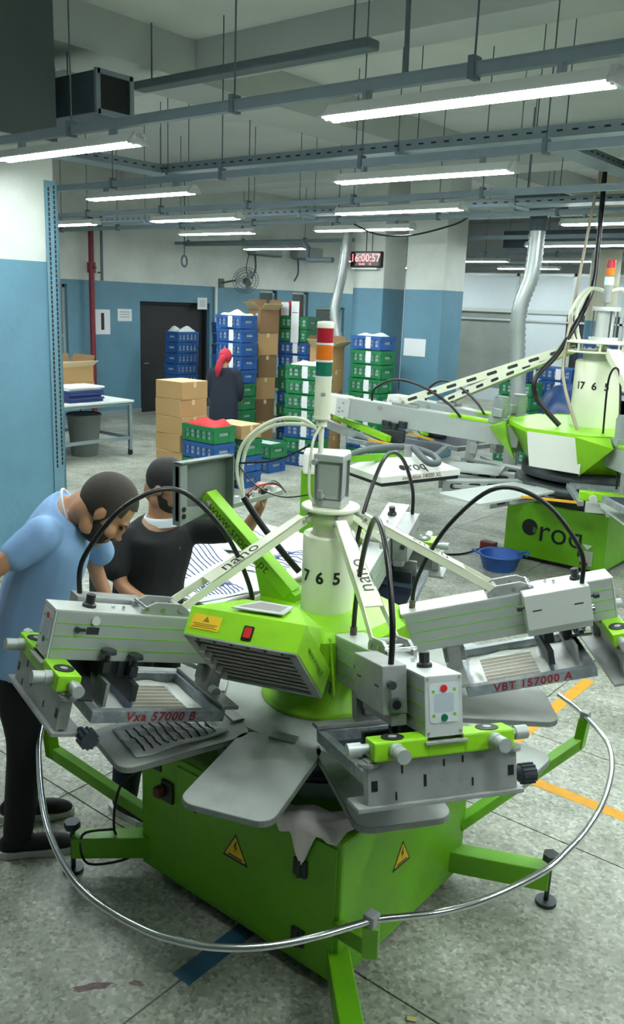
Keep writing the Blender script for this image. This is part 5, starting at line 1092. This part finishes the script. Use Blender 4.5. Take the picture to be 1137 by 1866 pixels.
# ------------------------------------------------------------------ crates
m_cblue = mat('blue_crate', '#20508f', .5, var=.12, scale=5); m_cgreen = mat('green_crate', '#187040', .5, var=.12, scale=5); m_cnavy = mat('navy_crate', '#1d3a6c', .55, var=.12)
m_fill = mat('packed_cloth', '#b9c4cc', .9, var=.35, scale=9)
m_card = mat('cardboard', '#ab8a5c', .85, var=.08, scale=3, bump=.1, bscale=30); m_cardin = mat('cardboard_flap', '#d3bd92', .85, var=.05); m_carddk = mat('brown_cardboard', '#7d6244', .85, var=.08)
CL, CW, CHH = .60, .40, .225
def make_crate(m):
    r = empty('plastic_crate', (0, 0, 0), None, 'crate'); h = CHH - .012; x, y = CL / 2, CW / 2; t = .012
    b = MB().bx(-x + .012, x - .012, -y + .012, y - .012, 0, .012)
    for s in (-1, 1):
        b.bx(-x + .012, x - .012, s * (y - .012) - t / 2, s * (y - .012) + t / 2, 0, .05); b.bx(-x, x, s * (y - .006) - .008, s * (y - .006) + .008, h - .055, h)
        b.bx(s * (x - .012) - t / 2, s * (x - .012) + t / 2, -y + .012, y - .012, 0, .09); b.bx(s * (x - .006) - .008, s * (x - .006) + .008, -y, y, h - .055, h)
        b.bx(-x + .012, x - .012, s * (y - .012) - t / 2, s * (y - .012) + t / 2, .098, .108)
        for k in range(6): b.bx(-x + .012 + k * (CL - .07) / 5, -x + .058 + k * (CL - .07) / 5 - .012 * (0 < k < 5), s * (y - .012) - t / 2 - .003, s * (y - .012) + t / 2 + .003, 0, h)
        for k in (-1, 1): b.bx(s * (x - .012) - t / 2 - .003, s * (x - .012) + t / 2 + .003, k * y - k * .012 - (.10 if k > 0 else 0), k * y - k * .012 + (.10 if k < 0 else 0), 0, h)
        b.bx(s * (x - .012) - t / 2, s * (x - .012) + t / 2, -y + .012, y - .012, .13, h)
    lpart('body', b, m, r)
    lpart('contents', MB().bx(-x + .03, x - .03, -y + .03, y - .03, .013, h - .02, .02), m_fill, r)
    return r
PROTO = {}
for nm, m in (('blue', m_cblue), ('green', m_cgreen), ('navy', m_cnavy)): PROTO[nm] = (make_crate(m), [False])
lab_me = MB().bx(CL / 2 + .001, CL / 2 + .003, -.05, .05, .04, .2).mesh('paper_label'); lab_me.materials.append(m_paper)
lab2_me = MB().bx(.0, .1, -CW / 2 - .004, -CW / 2 - .001, .02, .2).mesh('paper_label'); lab2_me.materials.append(m_paper)
def crate_stack(x, y, rz, colors, where, group, labels=None, z0=0):
    n = len(colors)
    for i, c in enumerate(colors):
        cname = {'b': 'blue', 'g': 'green', 'n': 'navy'}[c]; pos = 'at the bottom' if i == 0 else ('on top' if i == n - 1 else ORD[i + 1] + ' up')
        if n == 1: pos = 'alone'
        o = place(*PROTO[cname], (x + random.uniform(-.012, .012), y + random.uniform(-.012, .012), z0 + i * CHH), rz + random.uniform(-.025, .025), f'{cname} crate {pos} {where}', group)
        if labels:
            q = bpy.data.objects.new('paper_label', lab_me if labels == 'x' else lab2_me); COL.objects.link(q); q.parent = o
# near stacks beside the cartons
NE = 0.78
R_ = rad(8)
crate_stack(-8.10, 7.92, rad(0), 'ggbg', 'of the stack filled with red cloth', 'crates by the carton stack')
crate_stack(-8.12, 8.45, rad(0), 'bbg', 'of the stack under a single carton', 'crates by the carton stack')
def heap(name, c, sx, sy, h, m, label, cat, seed=1, n=16):
    rn = random.Random(seed); p = [rn.random() * 6 for _ in range(8)]; c = Vector(c)
    def f(i, j):
        x, y = 2 * i - 1, 2 * j - 1; e = max(0, 1 - max(abs(x), abs(y)) ** 4)
        return c + Vector((x * sx / 2, y * sy / 2, .004 + e * h * (.55 + .25 * sin(5 * i + p[0]) * sin(4 * j + p[1]) + .2 * sin(9 * i + 5 * j + p[2]))))
    return solo(name, MB().grid(f, n, n, .003), m, label, cat, loc=c)
heap('cloth_pile', (-8.10, 7.92, 4 * CHH - .03), .52, .33, .13, mat('red_cloth', '#d0343a', .85, var=.12), 'red cloth heaped in the top green crate', 'cloth', 4)
# far stacks near the dark door
crate_stack(-13.9, 12.75, rad(90), 'bgbbbbbb', 'of the stack in front of the dark door', 'crates by the dark door', 'x')
crate_stack(-13.0, 13.25, rad(90), 'bbbggbnnn', 'of the stack right of the dark door', 'crates by the dark door', 'x')
crate_stack(-10.35, 10.75, rad(0), 'bbgggbbbbb', 'of the tallest stack behind the woman', 'crates by the woman', 'y')
crate_stack(-8.42, 10.35, rad(10), 'bgbgggg', 'of the labelled stack left of the signal tower', 'crates in the aisle', 'y')
crate_stack(-10.15, 12.15, rad(10), 'bbgbggbbgg', 'of the stack with the white notices', 'crates under the notices', 'y')
crate_stack(-8.05, 11.5, rad(0), 'gbggggggb', 'of the stack beside the wide pillar', 'crates by the pillars', 'y')
crate_stack(-8.6, 9.55, rad(0), 'bg', 'of the low pair behind the signal tower', 'crates in the aisle', 'y')
crate_stack(-6.06, 14.3, rad(0), 'gggbbbb', 'of the stack behind the flexible hose', 'crates by the hose', 'y')
crate_stack(-6.35, 13.4, rad(0), 'gggggg', 'of the green stack right of the wide pillar', 'crates by the hose')
crate_stack(-6.45, 13.45, rad(5), 'n', 'on the green stack right of the wide pillar', 'crates by the hose', z0=6 * CHH)
crate_stack(-5.38, 14.25, rad(0), 'ggnnnnnnn', 'of the tall navy stack right of the flexible hose', 'crates by the hose', 'y')
heap('cloth_pile', (-10.35, 10.75, 10 * CHH - .02), .5, .32, .1, mat('cream_cloth', '#ddd6b4', .9), 'cream cloth on top of the tallest crate stack', 'cloth', 9)
heap('cloth_pile', (-13.9, 12.75, 8 * CHH - .02), .34, .5, .14, m_shirt, 'white cloth spilling from the crate stack by the dark door', 'cloth', 5)
heap('cloth_pile', (-8.42, 10.35, 7 * CHH - .03), .5, .32, .1, m_shirt, 'white cloth on the labelled crate stack left of the signal tower', 'cloth', 6)
heap('cloth_pile', (-8.05, 11.5, 9 * CHH - .03), .5, .32, .08, m_shirt, 'white cloth on the crate stack beside the wide pillar', 'cloth', 7)

# ------------------------------------------------------------------ cartons
def carton(x, y, z, sx, sy, sz, rz, label, group=None, open_=False, m=None, tags=None):
    r = empty('carton', (x, y, z), label, 'carton', group, rz); m = m or m_card
    if open_:
        t = .006; b = MB().bx(-sx / 2, sx / 2, -sy / 2, sy / 2, 0, t)
        for s in (-1, 1): b.bx(s * sx / 2 - t / 2, s * sx / 2 + t / 2, -sy / 2, sy / 2, 0, sz).bx(-sx / 2, sx / 2, s * sy / 2 - t / 2, s * sy / 2 + t / 2, 0, sz)
        lpart('box', b, m, r)
        lpart('flap', MB().beam((sx / 2, 0, sz), (sx / 2 + .16, 0, sz + .10), sy * .96, .005), m_cardin, r); lpart('flap', MB().beam((0, -sy / 2, sz), (0, -sy / 2 - .13, sz + .12), sx * .96, .005), m_cardin, r)
        lpart('flap', MB().beam((-sx / 2, 0, sz), (-sx / 2 - .04, 0, sz + .17), sy * .96, .005), m_carddk, r); lpart('flap', MB().beam((0, sy / 2, sz), (0, sy / 2 + .05, sz + .17), sx * .96, .005), m_carddk, r)
    else:
        lpart('box', MB().bx(-sx / 2, sx / 2, -sy / 2, sy / 2, 0, sz - .008, .006), m, r)
        for s in (-1, 1): lpart('flap', MB().bx(-sx / 2 + .003, sx / 2 - .003, (.004 if s > 0 else -sy / 2 + .003), (sy / 2 - .003 if s > 0 else -.004), sz - .008, sz - .003), m_cardin, r)
    lpart('tape', MB().bx(sx / 2, sx / 2 + .001, -.025, .025, sz - .08, sz - .008), m_cardin, r)
    if tags is not None:
        rn = random.Random(tags)
        for q in range(3):
            x, z = rn.uniform(-.2, .2), rn.uniform(.05, sz - .1); lpart('paper_tag', MB().bx(x - .035, x + .035, -sy / 2 - .003, -sy / 2 - .001, z - .05, z + .05), m_paper, r)
    return r
for i in range(6):
    carton(-8.70 + .012 * (i % 2), 7.97, i * .236, .50, .48, .236, rad(2 if i % 2 else -2), f'cardboard carton {"at the bottom" if i == 0 else ("on top with loose flaps" if i == 5 else ORD[i + 1] + " from the floor")} of the aisle carton stack', 'cartons stacked in the aisle')
carton(-8.12, 8.45, 3 * CHH, .56, .40, .19, rad(1), 'single flat carton resting on the green and blue crates')
carton(-11.78, 8.28, .886, .60, .72, .24, rad(1), 'lower cardboard carton on the left table', 'cartons on the left table'); carton(-11.78, 8.26, 1.126, .60, .72, .24, rad(0), 'open cardboard carton on top on the left table', 'cartons on the left table', True)
for i in range(6):
    carton(-10.55 + i * .016, 11.55, .0 + i * .39, .50, .36, .39, rad(-25 + (i % 2) * 2), f'brown carton {"at the bottom" if i == 0 else ("on top with a raised flap" if i == 5 else ORD[i + 1] + " from the bottom")} of the tall leaning column', 'leaning carton column', i == 5, m_carddk if i % 2 else m_card, tags=i)
for i in range(5):
    carton(-8.78, 11.25, i * .36, .40, .40, .36, rad(4 - 3 * (i % 2)), f'carton {"at the bottom" if i == 0 else ("on top, open," if i == 4 else ORD[i + 1] + " from the bottom")} of the column right of the signal tower', 'cartons by the pillar', i == 4)
# white tags stuck to the leaning cartons
tg = MB()
solo('notice_board', MB().bx(-10.42, -10.4, 11.9, 12.5, 1.5, 2.48), m_red, 'red edged board standing on the crates', 'board', loc=(-10.41, 12.2, 1.5))
nb = empty('notice', (-10.1, 11.93, 1.85), 'long white notice sheet hung over the crate stack', 'notice'); part('sheet', MB().bx(-10.16, -9.98, 11.93, 11.935, 1.78, 2.5), m_paper, nb); part('line', MB().bx(-10.14, -10.0, 11.928, 11.9295, 2.3, 2.31), m_ink, nb)
nb = empty('notice', (-10.36, 11.9, 2.25), 'short white notice sheet beside the long one', 'notice'); part('sheet', MB().bx(-10.4, -10.22, 11.93, 11.935, 2.25, 2.48), m_paper, nb); part('clip', MB().bx(-10.22, -10.16, 11.925, 11.935, 2.44, 2.5), m_btnred, nb)

# ------------------------------------------------------------------ tables, bin, folded cloth
m_tabletop = mat('table_laminate', '#d9e0dd', .45, var=.04); m_tblleg = mat('table_steel', '#8d9da0', .45, .3, var=.08)
def table(x0, x1, y0, y1, h, label, shelf=True):
    r = empty('work_table', ((x0 + x1) / 2, (y0 + y1) / 2, 0), label, 'table')
    part('tabletop', MB().bx(x0, x1, y0, y1, h - .03, h, .004), m_tabletop, r); part('apron', MB().bx(x0 + .03, x1 - .03, y0 + .03, y1 - .03, h - .08, h - .03), m_tblleg, r)
    for x in (x0 + .05, x1 - .05):
        for y in (y0 + .05, y1 - .05):
            lg = part('leg', MB().bx(x - .025, x + .025, y - .025, y + .025, .09, h - .03), m_tblleg, r); part('caster', MB().cyl((x - .014, y, .042), (x + .014, y, .042), .042, 14).bx(x - .02, x + .02, y - .03, y + .03, .06, .1), m_black, lg)
    if shelf:
        for x in (x0 + .05, x1 - .05): part('stretcher', MB().bx(x - .02, x + .02, y0 + .05, y1 - .05, .26, .31), m_tblleg, r)
        for y in (y0 + .05, y1 - .05): part('stretcher', MB().bx(x0 + .05, x1 - .05, y - .02, y + .02, .26, .31), m_tblleg, r)
    return r
table(-12.1, -10.75, 6.6, 8.85, .885, 'white topped steel table at the left by the pillar')
bn = empty('waste_bin', (-11.25, 8.25, 0), 'grey plastic waste bin under the left table', 'bin')
m_bin = mat('grey_bin_plastic', '#6f7774', .5, var=.06)
part('bin_body', MB().lathe([(.20, 0), (.205, .01), (.262, .62), (.275, .625), (.275, .66), (.258, .66), (.25, .62), (.19, .03), (.02, .025)], (-11.25, 8.25, 0), 36), m_bin, bn); part('liner', MB().lathe([(.255, .655), (.262, .668), (.27, .664), (.277, .64)], (-11.25, 8.25, 0), 30), m_black, bn)
def folded(x, y, z, sx, sy, hs, mats, label, rz=0):
    r = empty('folded_cloth', (x, y, z), label, 'folded cloth', None, rz); zz = 0
    for i, (h, m) in enumerate(zip(hs, mats)):
        a = .02 * sin(i * 2.3); lpart('fold', MB().bx(-sx / 2 + a, sx / 2 + a, -sy / 2, sy / 2 + a, zz, zz + h, h * .45), m, r); zz += h
    return r
m_navyc = mat('navy_cloth', '#28396b', .9, var=.15, scale=8)
folded(-11.14, 8.05, .886, .5, .62, [.035] * 5 + [.03, .03], [m_navyc] * 5 + [m_shirt] * 2, 'navy folded cloth with white on top on the left table')
table(-11.45, -10.75, 11.7, 12.7, .885, 'white topped table behind the signal tower with a green bin on it')
gbx = empty('storage_bin', (-11.0, 12.15, .886), 'dark green bin of folded shirts on the back table', 'bin'); part('bin_body', MB().bx(-11.15, -10.8, 11.95, 12.4, .886, 1.09, .01), mat('dark_green_plastic', '#1d5a44', .5), gbx); part('bin_lid', MB().bx(-11.17, -10.78, 11.93, 12.42, 1.09, 1.12, .01), m_paper, gbx)
heap('cloth_pile', (-11.0, 12.15, 1.125), .4, .5, .16, mat('navy_white_cloth', '#8d99b4', .9, var=.9, scale=14), 'navy and white garments heaped on the green bin', 'cloth', 11)
bt = empty('bottle', (-11.15, 11.8, .886), 'small clear plastic bottle on the back table', 'bottle'); part('bottle_body', MB().lathe([(.035, .886), (.038, .90), (.038, 1.05), (.016, 1.09), (.015, 1.11)], (-11.15, 11.8, 0), 16), mat('clear_plastic', '#c7d3de', .15, alpha=.6), bt); part('cap', MB().cyl((-11.15, 11.8, 1.11), (-11.15, 11.8, 1.13), .018, 12), m_bas, bt)
table(-7.2, -4.6, 15.0, 16.0, 1.2, 'long white table in front of the partition windows')
heap('cloth_pile', (-6.6, 15.4, 1.2), .7, .5, .25, m_shirt, 'white garments heaped on the long table by the partition', 'cloth', 13)
heap('cloth_pile', (-5.2, 12.9, 0), .9, .7, .55, m_shirt, 'white cloth heap on the floor behind the far machine', 'cloth', 15)
def sack(c, sx, sy, sz, m, label):
    c = Vector(c)
    def f(i, j):
        a = 2 * pi * i; t = pi * j; r = 1 + .09 * sin(3 * a + 5 * j) + .06 * sin(7 * a - 4 * j) + .05 * sin(11 * a + 9 * j); w = sin(t) ** .55
        return c + Vector((sx / 2 * w * r * cos(a), sy / 2 * w * r * sin(a), .01 + sz * (.5 - .5 * cos(t)) * (.94 + .06 * sin(2 * a + 1))))
    return solo('sack', MB().grid(f, 40, 20), m, label, 'sack', loc=c)
m_bluebag = mat("blue_plastic_bag", "#1e3a68", .35, var=.35, scale=7, bump=.8, bscale=9)
sack((-4.5, 11.3, 0), 1.0, .9, 1.55, m_bluebag, 'large shiny blue plastic sack beside the column of the far machine')
solo('shelf_box', MB().bx(-5.9, -5.05, 18.4, 18.9, 0, 2.3, .02), mat('dark_cupboard', '#3b3f40', .6), 'dark cupboard beside the round cream pillar', 'cupboard', loc=(-5.5, 18.65, 0))

# ------------------------------------------------------------------ wall things
ck = empty('digital_clock', (-8.66, 12.06, 3.1), 'red digital clock on the white part of the pillar', 'clock')
part('clock_case', MB().bx(-8.97, -8.35, 12.02, 12.1, 3.09, 3.345, .012), m_black, ck); part('clock_face', MB().bx(-8.94, -8.38, 12.014, 12.021, 3.12, 3.32), mat('dark_red_glass', '#2a0b10', .2), ck)
m_led = emit('red_led', (1, .06, .09), 1.3)
letters('16:00:57', .175, basis((-8.66, 12.0125, 3.235), (1, 0, 0), (0, 0, 1)), m_led, ck, 'digits', extr=.0006, bold=.002); letters('08-08      23', .05, basis((-8.66, 12.0125, 3.14), (1, 0, 0), (0, 0, 1)), m_led, ck, 'small_digits', extr=.0006)
part('clock_shelf', MB().bx(-8.92, -8.40, 11.98, 12.1, 3.055, 3.085, .008), m_white, ck); 
for x in (-8.70, -8.58): part('clock_cable', MB().cyl((x, 12.085, 3.345), (x, 12.085, 3.72), .006, 6), m_rubber, ck)
def sheet(x, y0, y1, z0, z1, label, lines=4, block=None):
    r = empty('paper_notice', (x, (y0 + y1) / 2, z0), label, 'notice', 'paper notices on the wall'); part('sheet', MB().bx(x, x + .004, y0, y1, z0, z1), m_paper, r)
    for i in range(lines):
        z = z1 - .06 - i * (z1 - z0 - .1) / max(1, lines); part('text_line', MB().bx(x + .004, x + .0045, y0 + .06, y1 - .06, z - .008, z), m_ink, r)
    if block: part('print_block', MB().bx(x + .004, x + .0045, *block), m_ink, r)
sheet(X0, 11.15, 11.53, 1.69, 2.19, 'taller white notice on the blue wall left of the door', 0, (11.30, 11.38, 1.78, 2.12)); sheet(X0, 11.73, 12.1, 1.96, 2.21, 'smaller white notice on the blue wall close to the door', 3)
sheet(X0 + .01, 14.0, 14.3, 2.24, 2.5, 'white notice above the corner of the dark door', 4); sheet(X0, 16.85, 17.15, 2.1, 2.35, 'small white notice above the leaning cartons', 1)
solo('paper_sheet', MB().bx(-7.98, -7.56, 12.293, 12.297, 1.69, 1.975), m_paper, 'blank white sheet taped to the wide blue pillar', 'notice', loc=(-7.77, 12.295, 1.69))
# pedestal/wall fan
fn_c = Vector((-13.95, 14.75, 2.92)); fan = empty('wall_fan', (X0, 14.75, 2.85), 'round grey wall fan above the tallest blue crates', 'fan')
ft = Vector((.80, -.52, -.28)).normalized(); FNM = basis(fn_c, ft.cross(Vector((0, 0, 1))), Vector((0, 0, 1)) - ft * ft.z)
m_fan = mat('fan_grey', '#59625f', .5, .3)
for r_ in (.30, .24, .17, .09): part('guard_ring', MB(FNM).tube([(r_ * cos(a), r_ * sin(a), .05 * (1 - r_ / .3)) for a in [2 * pi * i / 32 for i in range(32)]], .006, 5, True), m_fan, fan)
for i in range(28): a = 2 * pi * i / 28; part('guard_wire', MB(FNM).tube([(.05 * cos(a), .05 * sin(a), .06), (.2 * cos(a), .2 * sin(a), .035), (.30 * cos(a), .30 * sin(a), 0), (.2 * cos(a), .2 * sin(a), -.09)], .003, 4), m_fan, fan)
for i in range(3):
    a = 2 * pi * i / 3; part('blade', MB(FNM).add([(.04 * cos(a), .04 * sin(a), -.02), (.24 * cos(a - .3), .24 * sin(a - .3), -.05), (.26 * cos(a + .35), .26 * sin(a + .35), .0), (.05 * cos(a + .8), .05 * sin(a + .8), 0)], [(0, 1, 2, 3), (3, 2, 1, 0)]), m_galv, fan)
part('motor', MB(FNM).cyl((0, 0, -.24), (0, 0, -.03), .075, 18), m_fan, fan); part('wall_arm', MB().beam(fn_c + Vector((-.2, .1, .03)), (X0, 14.75, 2.85), .04, .04).box((X0 + .02, 14.75, 2.85), (.04, .16, .2), .008), m_fan, fan)
part('lead', MB().tube(catmull([fn_c + Vector((-.2, .1, .0)), fn_c + Vector((-.3, .45, -.05)), (X0 + .1, 15.5, 3.2), (X0 + .1, 15.6, 3.6)], 6), .01, 5), m_rubber, fan)
def aircon(y, label):
    r = empty('air_conditioner', (X0 + .2, y, 3.55), label, 'air conditioner', 'air conditioners on the back wall'); part('ac_body', MB().bx(X0 + .004, X0 + .28, y - .5, y + .5, 3.55, 3.85, .03), mat('ac_grey', '#98a3a4', .5), r); part('louvre', MB().bx(X0 + .05, X0 + .3, y - .46, y + .46, 3.53, 3.56, .005), m_dkgalv, r)
    part('drain_pipe', MB().tube(catmull([(X0 + .1, y - .3, 3.55), (X0 + .12, y - .3, 3.2), (X0 + .1, y - .42, 3.0)], 6), .025, 8), m_dkgalv, r)
aircon(16.1, 'left air conditioner on the back wall above the crates'); aircon(17.7, 'right air conditioner on the back wall near the clock pillar')
# flexible foil ducts
def flex(P, r, label, z_top=None):
    P = catmull(P, 13); g = empty('flexible_duct', P[-1], label, 'duct'); n = len(P)
    part('duct_tube', MB().tube(P, r, 14, rf=lambda t: r * (1 + .16 * (int(t * (n - 1) + .5) % 2))), mat('foil_duct', '#aeb5b4', .35, .55, var=.1), g)
    part('duct_strap', MB().cyl(P[0] - Vector((0, 0, .03)), P[0] + Vector((0, 0, .03)), r * 1.15, 16), m_steel, g); return g
flex([(-9.0, 11.95, 3.62), (-9.03, 11.92, 3.1), (-9.10, 11.9, 2.7), (-9.14, 11.86, 2.34), (-9.06, 11.88, 1.9), (-9.06, 11.88, 1.82)], .075, 'foil flexible duct hanging beside the clock pillar')
flex([(-5.11, 10.86, 3.55), (-5.11, 10.86, 3.42), (-5.13, 10.85, 2.96), (-5.23, 10.8, 2.5), (-5.22, 10.83, 1.96), (-5.17, 10.85, 1.38), (-5.2, 10.83, .85), (-5.18, 10.84, .45), (-5.18, 10.84, .02)], .095, 'long foil flexible duct hanging behind the far machine')
solo('duct_spigot', MB().cyl((-5.11, 10.86, 3.5), (-5.11, 10.86, 3.75), .11, 16).bx(-5.4, -4.8, 10.7, 11.05, 3.75, 3.95, .01).cyl((-5.3, 10.86, 3.95), (-5.3, 10.86, ZC), .008, 6), m_duct, 'dark duct box above the long flexible duct', 'air duct', loc=(-5.11, 10.86, 3.75))
solo('cable', MB().tube(catmull([(-7.35, 9.9, 3.55), (-7.0, 9.95, 3.42), (-6.5, 10.0, 3.40), (-5.9, 10.05, 3.52), (-5.7, 10.1, 3.62)], 8), .012, 6), m_rubber, 'black cable sagging between the back lamps', 'cable', loc=(-6.5, 10, 3.4))
solo('chain', MB().tube(catmull([(-2.72, 4.05, 3.67), (-2.73, 4.05, 4.2), (-2.72, 4.05, ZC)], 4), .014, 6), m_dkgalv, 'thick chain hanging to the nearest rail above the biggest lamp', 'chain', loc=(-2.72, 4.05, 3.67))
# stains on the floor
def stain(x, y, sx, sy, rz, m, label, seed):
    rn = random.Random(seed); n = 26; R = [rn.uniform(.45, 1) for _ in range(n)]; R = [(R[i - 1] + 2 * R[i] + R[(i + 1) % n]) / 4 for i in range(n)]; c, s = cos(rz), sin(rz)
    P = [(x + c * sx * R[i] * cos(2 * pi * i / n) - s * sy * R[i] * sin(2 * pi * i / n), y + s * sx * R[i] * cos(2 * pi * i / n) + c * sy * R[i] * sin(2 * pi * i / n)) for i in range(n)]
    solo('floor_stain', MB().prism(P, .0004, .0009), m, label, 'stain', loc=(x, y, 0))
m_pst = mat('dried_pink_ink', '#8a6068', .6, var=.3, scale=30, alpha=.35); m_wst = mat('chalky_scuff', '#d2d3cc', .8, var=.2, scale=40, alpha=.45)
stain(-2.25, 1.62, .10, .025, .9, m_pst, 'dried pink ink smear on the floor left of the blue tape', 1); stain(-2.14, 1.74, .035, .018, .4, m_pst, 'small pink ink spot beside the blue tape', 2)
stain(-1.03, 2.37, .14, .028, .75, m_wst, 'chalky white scuff on the floor at the lower right', 3)
stain(-3.62, 2.25, .09, .05, .2, m_wst, 'pale paint blot on the floor near the dark shoes', 5)
# scraps on the floor
def scrap(x, y, sx, sy, rz, m, label): solo('scrap', MB().box((x, y, .004), (sx, sy, .004), .001, Matrix.Rotation(rz, 3, 'Z')), m, label, 'scrap', loc=(x, y, .002))
scrap(-1.27, 2.28, .035, .02, .5, mat('yellow_paper', '#c9bd77', .8), 'small yellowish paper scrap on the floor right of the green cabinet'); scrap(-3.32, 2.22, .16, .02, .9, mat('pale_scrap', '#9a9c92', .8), 'pale strip of scrap on the floor near the dark shoe')
